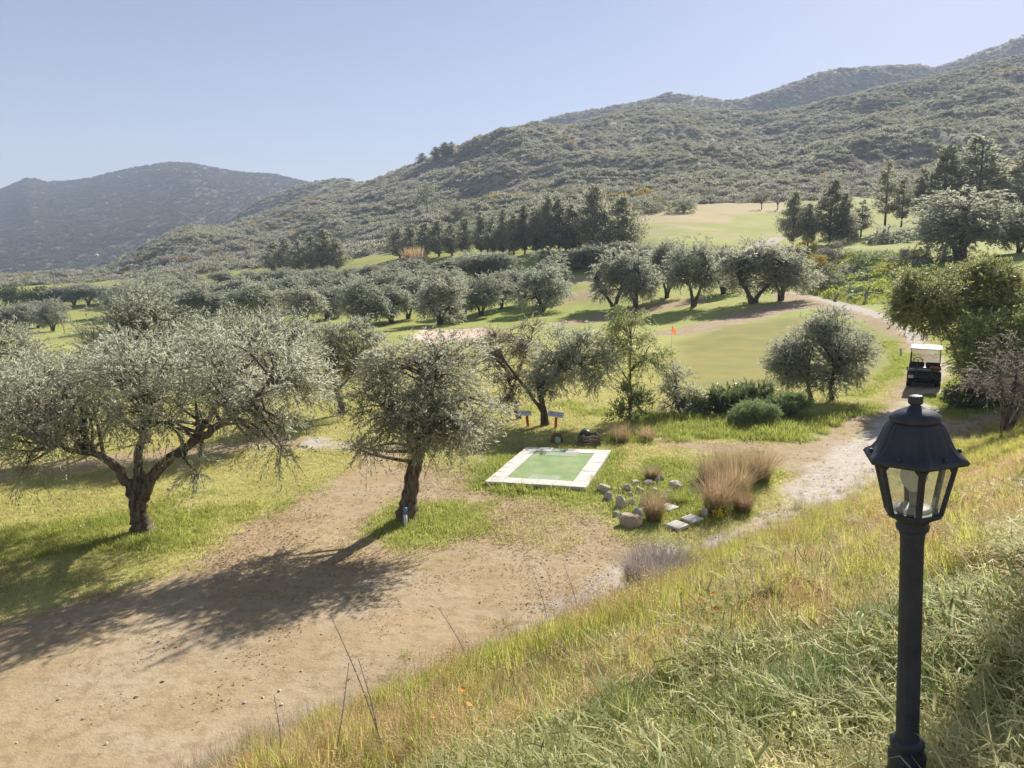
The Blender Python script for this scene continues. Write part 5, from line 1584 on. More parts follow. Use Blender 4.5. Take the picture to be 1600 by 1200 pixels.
# ------------------------------------------------------------------ stones beside the tee
ROCKS = [  # px, py(base), width px, height px, material, label
    (944, 768, 19, 11, 'rock', 'pale rounded stone at the upper left corner of the rock garden'),
    (952, 782, 18, 14, 'rock_grey', 'dark grey stone just below the upper left pale one'),
    (970, 794, 16, 19, 'rock', 'upright pinkish stone on the left side of the rock garden'),
    (986, 822, 36, 22, 'rock_brown', 'largest angular brown stone at the front of the rock garden'),
    (988, 789, 9, 12, 'rock', 'narrow pale stone behind the largest brown one'),
    (1006, 791, 13, 14, 'rock', 'white stone left of the front grass tuft'),
    (999, 806, 18, 12, 'rock_grey', 'half buried grey stone touching the largest brown one'),
    (981, 768, 13, 10, 'rock', 'small pale stone right of the upper left pair'),
    (993, 757, 14, 7, 'rock', 'flat pale stone at the back of the rock garden'),
    (1000, 770, 12, 11, 'rock', 'pinkish squarish stone in the middle of the rock garden'),
    (1013, 760, 20, 9, 'rock_brown', 'broad brown stone behind the front grass tuft'),
    (1028, 754, 10, 8, 'rock', 'small white stone at the back right'),
    (1034, 752, 8, 9, 'rock_grey', 'small grey stone at the back right corner'),
    (1057, 763, 20, 12, 'rock', 'long pale stone right of the front grass tuft'),
    (1043, 775, 17, 8, 'rock', 'low white stone in the grass right of the tuft'),
    (1060, 757, 12, 5, 'rock_brown', 'thin flat stone behind the long pale one'),
    (1101, 808, 12, 14, 'rock', 'upright pale stone beside the white paving slabs'),
    (1022, 770, 10, 8, 'rock', 'pale stone touching the back of the front grass tuft'),
    (985, 776, 9, 7, 'rock_brown', 'small brown stone in the middle left of the rock garden'),
    (1036, 783, 12, 8, 'rock', 'cream stone right of the front grass tuft'),
    (963, 806, 11, 8, 'rock_grey', 'low grey stone left of the largest brown one'),
    (1076, 775, 10, 7, 'rock', 'pale stone between the green tuft and the tussocks'),
    (967, 769, 8, 6, 'rock', 'tiny pink pebble right of the upper left stone'),
    (1120, 775, 8, 6, 'rock', 'small loose stone in the grass under the brown tussocks')]
for i, (x, y, w, h, m, lb) in enumerate(ROCKS):
    b = gpt(x, y); s = b[1] / 1200.
    w *= 1.2; h *= 1.2
    me = rock_mesh(500 + i, w * s * .55, w * s * .45, h * s * .62, 3, .45, MAT[m])
    o = mesh_obj('rock', me, None, (b[0], b[1] + w * s * .2, b[2] + h * s * .24))
    o.rotation_euler = (0, 0, i * 1.3)
    tag(o, lb, 'rock', 'stones of the rock garden')
for (x, y, rx, lb) in ((1058, 825, 16, 'left of two square white paving slabs at the foot of the rock garden'), (1081, 815, 17, 'right of two square white paving slabs at the foot of the rock garden'), (1044, 797, 13, 'grey weathered slab half hidden right of the front grass tuft')):
    b = gpt(x, y)
    m = MB(); m.box((0, 0, .05), (.34, .34, .07), bev=.012)
    o = m.build('paving_slab', MAT['slab'], None, b)
    o.rotation_euler = (.03, -.05, math.radians(38))
    tag(o, lb, 'paving slab', 'loose paving slabs')

# ------------------------------------------------------------------ tussocks
def tussock(px, py, hpx, wpx, label, seed, mat='tussock', n=650, name='grass_tussock', lean=.75, width=.008, tint=.5):
    b = gpt(px, py); s = b[1] / 1200.
    e = empty(name, b, label, 'grass tuft', 'grass tussocks')
    mesh_obj('blades', grass_mesh('blades', mat, [dict(n=n, spread=wpx * s * .28, h=hpx * s * 1.05, lean=lean, width=width, tintc=tint, curve=.55)], seed), e)
    mesh_obj('green_base', grass_mesh('green_base', 'lush', [dict(n=n // 3, spread=wpx * s * .34, h=hpx * s * .4, lean=.9, width=width * 1.2, tintc=.4, curve=.5)], seed + 1), e)
TUS = [(1022, 812, 55, 44, 'brown grass tuft in the middle of the stones'), (1120, 800, 82, 60, 'largest brown tussock nearest to the track edge'), (1110, 752, 52, 54, 'pale brown tussock at the back left of the group'),
       (1150, 776, 70, 52, 'reddish brown tussock in the middle of the group'), (1188, 752, 58, 44, 'tall brown tussock at the right end of the group'), (1135, 742, 46, 46, 'brown tussock behind the reddish middle one'), (1160, 800, 40, 40, 'low brown tussock at the front of the group'), (1018, 750, 26, 30, 'small dull tussock behind the stones'), (1168, 746, 44, 44, 'thin tussock between the middle and the right end ones')]
for i, q in enumerate(TUS):
    tussock(*q, 600 + i)
tussock(1060, 785, 26, 50, 'green grass tuft right of the middle brown tuft', 640, 'lush', 400, lean=.95)
tussock(970, 690, 34, 46, 'dull brownish tuft right of the slatted crate', 641, 'tussock', 500)
tussock(1010, 688, 26, 40, 'low brownish tuft before the lush grass strip', 642, 'tussock', 400)
tussock(1030, 912, 66, 190, 'grey dry bush of fine stems at the toe of the bank', 643, 'grey_stem', 2600, name='dry_shrub', lean=.9, width=.005)
for i, (x, y, r) in enumerate(((1125, 812, 5),)):
    b = gpt(x, y); rng = np.random.default_rng(9)
    V, F, T = leaf_quads(rng.normal(size=(80, 3)) * .07 + np.array((0, 0, .12)), unit(rng.normal(size=(80, 3))), np.full(80, .05), np.full(80, .04), rng, np.full(80, .9))
    tag(mesh_obj('yellow_flower', np_mesh('yellow_flower', V, F, MAT['yellow_petal']), None, b), 'single yellow flower head at the track edge under the tussocks', 'flower')

# ------------------------------------------------------------------ posts, signs, flag and other small things
MAT['white_paint'] = mat_simple('white_paint', (.78, .78, .76), .5, .3, .15, 12)
MAT['blue_paint'] = mat_simple('blue_paint', (.13, .3, .6), .5, .3, .2, 12)
MAT['red_paint'] = mat_simple('red_paint', (.62, .09, .05), .5, .3, .25, 12)
MAT['sign_board'] = mat_simple('sign_board_white', (.84, .86, .9), .5, .3, .25, 6, col2=(.66, .7, .76))
MAT['ink'] = mat_simple('sign_print', (.16, .2, .3), .6, .2, .2)
MAT['orange_flag'] = mat_leaf('orange_flag', (.9, .22, .03), (.9, .25, .04), (.9, .28, .05), (.9, .25, .04), .4, .6, .2, .0)
MAT['old_wood'] = mat_simple('old_wood', (.3, .24, .19), .9, .1, .5, 5, .01)
MAT['grey_wood'] = mat_simple('grey_wood', (.36, .34, .31), .9, .1, .4, 6, .01)
MAT['green_bin'] = mat_simple('green_plastic', (.07, .11, .07), .5, .4, .3, 6)
MAT['rust'] = mat_simple('brown_stone', (.24, .14, .08), .9, .1, .5, 9, .01)
MAT['pale_plate'] = mat_simple('pale_plate', (.6, .66, .58), .6, .3, .2, 8)
MAT['teal_paint'] = mat_simple('pale_blue_paint', (.35, .55, .6), .5, .3, .2)
MAT['orange_stake'] = mat_simple('orange_stake', (.5, .22, .12), .7, .2, .2)

b = gpt(634, 823); s = b[1] / 1200.
e = empty('marker_post', b, 'white marker post with a blue top in front of the leaning olive trunk', 'post')
m = MB(); m.tube([(0, 0, -.05), (-.005, 0, 21 * s)], 2.9 * s, 14); m.build('white_shaft', MAT['white_paint'], e)
m = MB(); m.lathe([(3.0 * s, 20.8 * s), (3.0 * s, 31 * s), (2.4 * s, 32.2 * s), (.8 * s, 32.6 * s)], 14); m.build('blue_top', MAT['blue_paint'], e)

def sign(px, py, bx0, by0, bx1, by1, label, tilt, yaw):
    b = gpt(px, py); s = b[1] / 1200.
    e = empty('sign_board', b, label, 'sign', 'low signs on red posts', (0, 0, yaw))
    m = MB(); hp = 22 * s
    m.box((0, 0, hp / 2 - .03), (.085, .05, hp + .06), Matrix.Rotation(tilt, 4, 'Y'), .006); m.build('post', MAT['red_paint'], e)
    w = (bx1 - bx0) * s; h = (by1 - by0) * s
    M = Matrix.Translation(((bx0 + bx1) / 2 * s - px * s, -.045, hp + h * .1)) @ Matrix.Rotation(tilt * .5 + .1, 4, 'Y') @ Matrix.Rotation(math.radians(-35), 4, 'X')
    m = MB(); m.box((0, 0, 0), (w, .03, h), M, .004); bo = m.build('board', MAT['sign_board'], e)
    m = MB()
    rng = random.Random(int(px))
    for r_ in range(2):
        x = -w * .42
        while x < w * .36:
            l = rng.uniform(.02, .05) * w * 2
            m.box((x + l / 2, -.0165, (0.16 - r_ * .3) * h), (l * .8, .003, h * .13), M); x += l + w * .03
    m.build('print', MAT['ink'], bo)
sign(825, 667, 809, 646, 830, 654, 'left of two small grey signs on red posts, partly behind olive leaves', -.1, .1)
sign(868, 669, 856, 646, 881, 655, 'right of two small grey signs on red posts, beside the dark trunk', .06, -.1)

# arched brown stone marker with a pale plate
b = gpt(870, 692); s = b[1] / 1200.
e = empty('stone_marker', b, 'small arched brown marker with a pale plate standing behind the tee mat', 'marker')
m = MB()
arc = [(math.cos(a) * 9.5 * s, math.sin(a) * 9.0 * s + 7 * s) for a in [math.pi * i / 10 for i in range(11)]] + [(-9.5 * s, -.05), (-5 * s, -.05)] + [(math.cos(a) * 5 * s, math.sin(a) * 5.5 * s + 6 * s) for a in [math.pi - math.pi * i / 8 for i in range(9)]] + [(5 * s, -.05), (9.5 * s, -.05)]
m.prism(arc, .14); o = m.build('arch', MAT['rust'], e)
m = MB(); m.prism([(-4 * s + .03, -.02), (4 * s + .03, -.02), (4 * s + .03, 8 * s), (2.6 * s + .03, 10 * s), (-2.6 * s + .03, 10 * s), (-4 * s + .03, 8 * s)], .05, Matrix.Translation((0, -.06, 0))); m.build('plate', MAT['pale_plate'], e)

# slatted crate with a green bin
b = gpt(921, 694); s = b[1] / 1200.
e = empty('wooden_crate', b, 'weathered slatted wooden crate behind the tee mat', 'crate', None, (0, 0, math.radians(12)))
W, D, H = 30 * s, 26 * s, 15 * s
for q in range(3):
    z = H * (.2 + q * .36)
    for yy in (-D / 2, D / 2):
        m = MB(); m.box((0, yy, z), (W, .03, H * .24), bev=.004); m.build('slat', MAT['old_wood'], e)
    for xx in (-W / 2, W / 2):
        m = MB(); m.box((xx, 0, z), (.03, D - .035, H * .24), bev=.004); m.build('slat', MAT['old_wood'], e)
for xx in (-1, 1):
    for yy in (-1, 1):
        m = MB(); m.box((xx * (W / 2 - .03), yy * (D / 2 - .045), H * .55), (.045, .045, H * 1.25), bev=.004); m.build('corner_post', MAT['old_wood'], e)
eb = empty('litter_bin', (b[0] - .12, b[1] + .05, b[2]), 'dark green rounded bin standing inside the slatted crate', 'bin')
m = MB(); m.lathe([(7 * s, .02), (8 * s, 17 * s), (8.6 * s, 17.4 * s), (8.6 * s, 18.2 * s)], 20, mod=None); m.build('tub', MAT['green_bin'], eb)
m = MB(); m.lathe([(8.7 * s, 18.0 * s), (7.6 * s, 21 * s), (5 * s, 23 * s), (1.5 * s, 23.8 * s)], 20); m.build('lid', MAT['green_bin'], eb)
m = MB(); m.tube([(-3 * s, -2 * s, 23 * s), (-3 * s, -2 * s, 25 * s), (3 * s, -2 * s, 25 * s), (3 * s, -2 * s, 23 * s)], .012, 6); m.build('handle', MAT['green_bin'], eb)

# flag on the putting green
b = gpt(1049, 548); 
Y = b[1]; tp = at(1051, 508, Y); hh = tp[2] - b[2]
e = empty('golf_flag', b, 'orange flag on a thin pole in the hole of the putting green', 'flag')
m = MB(); m.tube([(0, 0, 0), (0, 0, hh)], .014, 8); m.build('pole', MAT['white_paint'], e)
nx, nz = 7, 6
V = []; F = []
for i in range(nx):
    for k in range(nz):
        u = i / (nx - 1); v = k / (nz - 1)
        V.append((.015 + u * .2, .05 * math.sin(u * 6), hh - .02 - v * .42 - u * .3 * (1 - .3 * v)))
for i in range(nx - 1):
    for k in range(nz - 1): F.append((i * nz + k, (i + 1) * nz + k, (i + 1) * nz + k + 1, i * nz + k + 1))
me = np_mesh('cloth', np.array(V), np.array(F), MAT['orange_flag'], True, {'tint': np.full(len(V), .5)})
mesh_obj('cloth', me, e)

# stakes
def stake(px, py, ptop, w, mat, label, group=None, lean=0.0, name='stake', capmat=None):
    b = gpt(px, py); Y = b[1]; h = at(px, ptop, Y)[2] - b[2]
    e = empty(name, b, label, 'post', group)
    m = MB(); m.tube([(0, 0, -.1), (lean * h * .5, 0, h * .5), (lean * h, 0, h * .94)], [w, w, w * .95], 10); m.build('shaft', MAT[mat], e)
    m = MB(); m.tube([(lean * h, 0, h * .94), (lean * h, 0, h)], [w * 1.05, w * .6], 10); m.build('top', MAT[capmat or mat], e)
stake(1408, 556, 544, .05, 'teal_paint', 'thin pale blue stake on the grass left of the cart', None, -.12)
stake(1353, 472, 455, .13, 'grey_wood', 'grey wooden gate post on the verge below the embankment', 'old gate posts', 0)
stake(1303, 470, 458, .12, 'grey_wood', 'leaning grey post left of the upright gate post', 'old gate posts', .55)
b = gpt(1353, 472); Y = b[1]
p0 = at(1356, 457, Y); p1 = at(1374, 457.5, Y + 1)
m = MB(); m.tube([(0, 0, 0), Vector(p1 - p0)], .06, 8); o = m.build('gate_rail', MAT['grey_wood'], None, p0); tag(o, 'short horizontal rail fixed to the grey gate post', 'rail')
stake(112, 508, 489, .06, 'orange_stake', 'reddish stake farther right on the left fairway', 'stakes on the left fairway', -.08)
stake(101, 520, 500, .06, 'orange_stake', 'reddish stake nearer to the olives on the left fairway', 'stakes on the left fairway', -.15)
# utility poles
def pole(px, py, ptop, label, group):
    b = gpt(px, py); Y = b[1]; h = at(px, ptop, Y)[2] - b[2]
    e = empty('utility_pole', b, label, 'pole', group)
    m = MB(); m.tube([(0, 0, -.3), (0, 0, h)], [.22, .15], 8); m.build('shaft', MAT['grey_wood'], e)
    m = MB(); m.box((0, 0, h * .93), (1.6, .14, .14)); m.build('crossarm', MAT['grey_wood'], e)
for i, (x, y0, y1, lb) in enumerate(((576, 279, 268, 'lowest of three thin poles on the ridge against the sky'), (592, 275, 266, 'middle of three thin poles on the ridge against the sky'), (598, 272, 257, 'tallest of three thin poles on the ridge against the sky'))):
    pole(x, y0 + 3, y1, lb, 'poles on the ridge')
pole(85, 446, 428, 'left of two dark poles in front of the far mountain', 'poles at the far left')
pole(132, 434, 419, 'right of two dark poles in front of the far mountain', 'poles at the far left')

# ------------------------------------------------------------------ grasses
def slope_rot(x, y, rng, m, tilt=.0):
    return np.stack([rng.normal(size=m) * .15, rng.normal(size=m) * .15, rng.random(m) * 6.283], 1)
def mask_at(A, x, y):
    a = np.degrees(np.arctan2(x, y)); r = np.hypot(x, y)
    fi = np.clip(np.round((np.log(r) - LR[0]) / (LR[1] - LR[0])), 0, NR - 1).astype(int)
    fj = np.clip(np.round(np.interp(a, az_o, np.arange(NA))), 0, NA - 1).astype(int)
    return A[fi, fj]

GUP = [grass_mesh('tuft', 'grass', [dict(n=34, spread=.10, h=.40, lean=.55, width=.0085, tintc=.5, curve=.6)], 700),
       grass_mesh('tuft', 'grass', [dict(n=30, spread=.11, h=.30, lean=.7, width=.009, tintc=.62, curve=.6)], 701),
       grass_mesh('tuft', 'grass', [dict(n=26, spread=.10, h=.48, lean=.45, width=.009, tintc=.36, curve=.5)], 702),
       grass_mesh('tuft', 'dry', [dict(n=40, spread=.12, h=.34, lean=.8, width=.006, tintc=.5, curve=.5)], 703),
       grass_mesh('tuft', 'dry', [dict(n=36, spread=.13, h=.22, lean=1.0, width=.006, tintc=.35, curve=.4)], 704),
       grass_mesh('tuft', 'lush', [dict(n=30, spread=.10, h=.26, lean=.8, width=.011, tintc=.5, curve=.6)], 705),
       grass_mesh('tuft', 'grey_stem', [dict(n=26, spread=.12, h=.46, lean=.5, width=.004, tintc=.5, curve=.3)], 706)]
def oat_mesh(seed, n=9):
    r_ = np.random.default_rng(seed)
    V0, Q0, T0, t0 = blades(14, r_, spread=.08, h=.3, lean=.7, width=.007, tintc=.5, curve=.6)
    P = []; A = []; paths = []
    for k in range(n):
        a = r_.random() * 6.28; r = .08 * r_.random() ** .5
        b0 = np.array((math.cos(a) * r, math.sin(a) * r, 0)); h = r_.uniform(.42, .66); ln = r_.uniform(.03, .16)
        tip = b0 + np.array((math.cos(a) * ln, math.sin(a) * ln, h))
        md_ = b0 * .5 + tip * .5 + np.array((0, 0, .03))
        paths.append((np.array([b0, md_, tip]), np.array([.0022, .0018, .001])))
        for j in range(9):
            f = .68 + .32 * j / 8
            P.append(b0 + (tip - b0) * f + r_.normal(size=3) * .008); A.append(np.array((r_.normal() * .5, r_.normal() * .5, -.6 + r_.random())))
    V1, F1, t1 = leaf_quads(np.array(P), unit(np.array(A)), r_.uniform(.02, .035, len(P)), r_.uniform(.005, .008, len(P)), r_, r_.uniform(.5, 1, len(P)))
    V2, F2 = tubes(paths, 3)
    o1 = len(V0); o2 = o1 + len(V1)
    return np_mesh('tuft', np.concatenate([V0, V1, V2]), [np.concatenate([Q0, F1 + o1, F2 + o2]), T0], MAT['dry'], False, {'tint': np.concatenate([t0, t1, np.full(len(V2), .6)])})
def broad_mesh(seed, n=16):
    r_ = np.random.default_rng(seed)
    a = r_.random(n) * 6.28
    d = unit(np.stack([np.cos(a), np.sin(a), r_.uniform(.1, 1.3, n)], 1))
    V, F, T = leaf_quads(np.stack([np.cos(a) * .02, np.sin(a) * .02, r_.uniform(0, .1, n)], 1), d, r_.uniform(.07, .17, n), r_.uniform(.03, .055, n), r_, r_.uniform(.2, .8, n))
    return np_mesh('tuft', V, F, MAT['lush'], False, {'tint': T})
GUP += [oat_mesh(707), broad_mesh(708)]
GCOL = proto_coll('bank_tuft', GUP)
HAY = [grass_mesh('swath', 'hay', [dict(n=40, spread=.16, h=.30, lean=1.0, width=.010, tintc=.5, curve=.2, flat=True)], 710),
       grass_mesh('swath', 'hay', [dict(n=40, spread=.16, h=.24, lean=1.0, width=.008, tintc=.8, curve=.2, flat=True)], 711),
       grass_mesh('swath', 'hay', [dict(n=30, spread=.15, h=.36, lean=1.0, width=.013, tintc=.25, curve=.2, flat=True)], 712),
       grass_mesh('swath', 'dry', [dict(n=40, spread=.16, h=.22, lean=1.0, width=.006, tintc=.5, curve=.2, flat=True)], 713),
       grass_mesh('swath', 'fennel', [dict(n=60, spread=.14, h=.22, lean=.9, width=.0045, tintc=.4, curve=.4)], 714),
       grass_mesh('swath', 'lush', [dict(n=24, spread=.14, h=.30, lean=1.0, width=.014, tintc=.45, curve=.3, flat=True)], 715)]
HCOL = proto_coll('hay_swath', HAY)

def bank_points(n, rng):
    t = rng.uniform(-5, 34, n); s = rng.uniform(-.5, 9.0, n)
    x = TOE_P[0] + TOE_D[0] * t + TOE_N[0] * s; y = TOE_P[1] + TOE_D[1] * t + TOE_N[1] * s
    return x, y, t, s
def in_view(x, y, m=.85):
    return (np.abs(x) < m * y + .6) & (np.hypot(x, y) > .9) & (y > .4)
rng = np.random.default_rng(801)
# where the grass has been cut: the upper part of the bank, round the lamp
def cut_zone(x, y):
    s = bank_s(x, y); t = bank_t(x, y)
    lim = np.interp(t, [-3, -.9, 0, 1, 2, 5, 10], [2.3, 3.0, 3.8, 4.4, 5.6, 5.9, 6.7]) + .9 * fbm(x / 1.3, y / 1.3, 88, 3)
    return s > lim
x, y, t, s = bank_points(90000, rng)
sw = s + 1.5 * fbm(x / 2.5, y / 2.5, 77, 4) + 1.3 * fbm(x / .7, y / .7, 78, 3)
ok = in_view(x, y) & ~cut_zone(x, y) & (sw > -1.2)
r = np.hypot(x, y)
ok &= rng.random(len(x)) < np.clip(9.0 / r, .22, 1) * (.10 + .90 * smooth(-.4, 1.2, sw))
x, y, t, s, sw = x[ok], y[ok], t[ok], s[ok], sw[ok]; m = len(x)
z = ground(x, y)
f1 = fbm(x / 1.5, y / 1.5, 91, 3) + rng.normal(size=m) * .1
gp = gpt(1130, 950); gq = gpt(700, 1120)
f2 = fbm(x / 2.0, y / 2.0, 92, 4) + .12 * (s / 3.6 - .5) + .22 * np.exp(-((x - gp[0]) ** 2 + (y - gp[1]) ** 2) / 1.2) + .15 * np.exp(-((x - gq[0]) ** 2 + (y - gq[1]) ** 2) / .5)
idx = rng.choice([0, 0, 1, 1, 2, 5, 7, 8], m, p=[.17, .17, .18, .18, .1, .06, .09, .05])
drym = f2 > .0 + .05 * rng.normal(size=m)
idx = np.where(drym & (rng.random(m) < .78), rng.choice([3, 4, 4], m), idx)
idx = np.where((sw < 1.0) & (rng.random(m) < .62), rng.choice([6, 3, 4, 6], m), idx)
idx = np.where(sw < -.3, rng.choice([6, 6, 6, 7, 4], m), idx)
sc_ = rng.uniform(.5, 1.1, m) * np.clip(.75 + .5 * f1, .5, 1.2) * np.where(idx == 4, .8, 1) * np.where(idx == 6, .95, .6 + .4 * smooth(0, 1.4, sw)) * (1 - .3 * smooth(6, 16, t))
scatter('bank_grass', np.stack([x, y, z - .01], 1), slope_rot(x, y, rng, m), np.stack([sc_ * 1.1, sc_ * 1.1, sc_], 1), idx, GCOL, 'tall fresh and dry grass growing along the bank', 'grass')
# cut grass lying about
x, y, t, s = bank_points(70000, rng)
ok = in_view(x, y) & (bank_s(x, y) > 2.3) & (cut_zone(x, y) | (rng.random(len(x)) < .2))
r = np.hypot(x, y)
ok &= (r < 13) & (rng.random(len(x)) < np.clip(3.5 / r, .2, 1))
x, y = x[ok], y[ok]; m = len(x); s = bank_s(x, y)
z = ground(x, y)
f3 = fbm(x / .8, y / .8, 95, 3) + rng.normal(size=m) * .08
idx = np.where(f3 < -.17, 4, np.where(f3 < -.11, 5, np.where(f3 < .02, 2, np.where(f3 < .1, 0, 1))))
idx = np.where(rng.random(m) < .3, rng.choice([0, 1, 1, 3, 3], m), idx)
sc_ = rng.uniform(.7, 1.3, m)
scatter('cut_grass', np.stack([x, y, z + rng.uniform(-.01, .05, m)], 1), slope_rot(x, y, rng, m) + np.array((.16, .12, 0)) * rng.normal(size=(m, 1)), np.stack([sc_, sc_, sc_], 1), idx, HCOL, 'cut grass lying in swaths round the lamp post', 'grass')
# some tufts left standing among the cut grass
n = 500
x, y, t, s = bank_points(n * 8, rng)
ok = in_view(x, y) & cut_zone(x, y) & (np.hypot(x, y) < 9) & (fbm(x / .9, y / .9, 97, 2) > .14)
x, y = x[ok], y[ok]; m = len(x)
scatter('standing_tufts', np.stack([x, y, ground(x, y)], 1), slope_rot(x, y, rng, m), np.repeat(rng.uniform(.45, .8, (m, 1)), 3, 1), rng.choice([0, 2, 5], m), GCOL, 'green tufts left standing among the cut grass', 'grass')

# lawn and lush verge grass
LW = [grass_mesh('sward', 'lawn', [dict(n=40, spread=.16, h=.055, lean=.9, width=.007, tintc=.45, curve=.5)], 720),
      grass_mesh('sward', 'lawn', [dict(n=40, spread=.16, h=.045, lean=1.0, width=.007, tintc=.7, curve=.5)], 721),
      grass_mesh('sward', 'lush', [dict(n=36, spread=.15, h=.09, lean=.8, width=.008, tintc=.5, curve=.5)], 722),
      grass_mesh('sward', 'lush', [dict(n=34, spread=.16, h=.24, lean=.75, width=.011, tintc=.5, curve=.5)], 723),
      grass_mesh('sward', 'dry', [dict(n=30, spread=.16, h=.05, lean=1.0, width=.006, tintc=.4, curve=.5)], 724)]
LCOL = proto_coll('sward', LW)
x, y = polar_points(195000, 8, 46, rng, .96)
sd, lush, dry, sand, green, grav = eval_masks(x, y)
n1 = fbm(x / .9, y / .9, 111, 4); n2 = fbm(x / 2.5, y / 2.5, 112, 3)
e_ = sd + n1 * 2.0
teeP = [tuple(gpt(*q)[:2]) for q in ((757, 760), (916, 768), (955, 710), (822, 705))]
st = poly_sd(teeP, x, y)
ok = (e_ < .15) & (bank_s(x, y) < -.3) & (green < .6) & (st < -.08)
ok &= rng.random(len(x)) < np.clip(24 / y, .25, 1) * (.5 + .9 * lush)
ok |= (np.abs(st) < .07) & (rng.random(len(x)) < .22)
ok |= (st < -.06) & (st > -.45) & (bank_s(x, y) < 0) & (rng.random(len(x)) < .9)
x, y, lush, n1, n2, st, sd = x[ok], y[ok], lush[ok], n1[ok], n2[ok], st[ok], sd[ok]; m = len(x)
lf = lush + n2 * 1.2
idx = np.where(lf > .8, rng.choice([2, 2, 2, 0, 3], m, p=[.3, .3, .2, .17, .03]), np.where(lf > .42, rng.choice([0, 2, 2], m), rng.choice([0, 0, 1, 4], m)))
lushp = poly_sd(LUSH[0][0], x, y) > -.2
idx = np.where(lushp & (rng.random(m) < .2 + 1.2 * np.clip(n2 + .12, 0, .5)), 3, np.where(lushp, rng.choice([2, 2, 0], m), idx))
idx = np.where((st > -.35) & (rng.random(m) < .7), rng.choice([2, 2, 3], m), idx)
isl = poly_sd(ISL[0], x, y) > -.15
idx = np.where(isl & (rng.random(m) < .8), rng.choice([0, 2, 2, 2, 4], m), idx)
sc_ = rng.uniform(.55, 1.4, m) * np.where((idx == 3) & (st > -.4), .75, 1) * np.clip(1 + n1 * .9, .5, 1.5)
scatter('lawn_grass', np.stack([x, y, ground(x, y) - .005], 1), slope_rot(x, y, rng, m) * np.array((.6, .6, 1)), np.stack([sc_ * 1.2, sc_ * 1.2, sc_], 1), idx, LCOL, 'short grass of the lawn and its longer lush edges', 'grass')
# weeds on the embankment at the right and along the far verges
x = rng.uniform(20, 62, 26000); y = rng.uniform(52, 100, 26000)
sd, lush, dry, sand, green, grav = eval_masks(x, y)
ok = (poly_sd(LUSH[7][0], x, y) > -.5) & (sd < -.2)
x, y = x[ok], y[ok]; m = len(x)
sc_ = rng.uniform(.8, 2.3, m) * np.clip(1 + fbm(x / 3, y / 3, 115, 3) * 1.6, .4, 1.7)
scatter('embankment_weeds', np.stack([x, y, ground(x, y)], 1), slope_rot(x, y, rng, m), np.stack([sc_, sc_, sc_], 1), rng.choice([2, 3, 3, 0], m), LCOL, 'lush green weeds on the embankment above the track', 'weeds')

xb = rng.uniform(20, 62, 1500); yb_ = rng.uniform(52, 100, 1500)
okb = (poly_sd(LUSH[7][0], xb, yb_) > .3) & (eval_masks(xb, yb_)[0] < -.6)
xb, yb_ = xb[okb], yb_[okb]; m = len(xb)
sb_ = rng.uniform(.35, 1.1, m)
EM = proto_coll('embankment_bush', [scrub_mesh('bush', 'green_leaf', 220, 170, .26), scrub_mesh('bush', 'scrub', 221, 170, .26), scrub_mesh('bush', 'dark_leaf', 222, 170, .26), scrub_mesh('bush', 'lush', 223, 170, .26)])
scatter('embankment_bramble', np.stack([xb, yb_, ground(xb, yb_)], 1), slope_rot(xb, yb_, rng, m), np.stack([sb_, sb_, sb_ * .8], 1), rng.choice([0, 1, 2, 3, 0, 3], m), EM, 'low bramble bushes on the embankment above the track', 'bramble')
# gravel on the track and loose stones in the clearing
GR = proto_coll('pebble', [rock_mesh(450 + k, 1, .8, .55, 1, .3, MAT[('rock', 'rock', 'rock_brown')[k % 3]]) for k in range(4)])
x, y = polar_points(90000, 7.5, 34, rng, .72)
sd, lush, dry, sand, green, grav = eval_masks(x, y)
toe = np.exp(-((bank_s(x, y) + 1.0) / 1.1) ** 2)
ok = (sd > -.2) & (bank_s(x, y) < .2) & (rng.random(len(x)) < .05 + .5 * grav * np.clip(fbm(x / 1.2, y / 1.2, 117, 3) + .35, 0, 1) + .22 * toe * np.clip(fbm(x / 1.2, y / 1.2, 118, 3) + .3, 0, 1))
x, y = x[ok], y[ok]; m = len(x)
sc_ = .010 + .028 * rng.random(m) ** 6
scatter('track_gravel', np.stack([x, y, ground(x, y) + sc_ * .2], 1), np.stack([rng.normal(size=m) * .3, rng.normal(size=m) * .3, rng.random(m) * 6.28], 1), np.repeat(sc_[:, None], 3, 1), rng.integers(0, 4, m), GR, 'loose gravel along the track and at the toe of the bank', 'gravel')

# dead leaves and small weeds on the bare ground
def litter_mesh(seed):
    r_ = np.random.default_rng(seed)
    n = 26
    p = np.stack([r_.normal(size=n) * .16, r_.normal(size=n) * .16, r_.uniform(.004, .02, n)], 1)
    a = unit(np.stack([r_.normal(size=n), r_.normal(size=n), r_.normal(size=n) * .06], 1))
    V, F, T = leaf_quads(p, a, r_.uniform(.03, .07, n), r_.uniform(.008, .016, n), r_, r_.random(n))
    return np_mesh('leaves', V, F, MAT['dead_leaf'], False, {'tint': T})
MAT['dead_leaf'] = mat_leaf('dead_leaf', (.22, .15, .09), (.38, .27, .17), (.52, .41, .28), (.38, .28, .18), .4, .8, .1, .4)
LT = proto_coll('litter', [litter_mesh(460 + k) for k in range(3)])
x, y = polar_points(60000, 8, 24, rng, .6)
sd, lush, dry, sand, green, grav = eval_masks(x, y)
pl_ = np.maximum.reduce([poly_sd(q[0], x, y) for q in PATCH])
under = np.exp(-(((x - b2[0] + 1.2) / 2.6) ** 2 + ((y - b2[1] + 1.4) / 2.8) ** 2))
ok = (sd > -.3) & (bank_s(x, y) < -.2) & (rng.random(len(x)) < .006 + .07 * smooth(-.8, .5, pl_) + .035 * under)
x, y = x[ok], y[ok]; m = len(x)
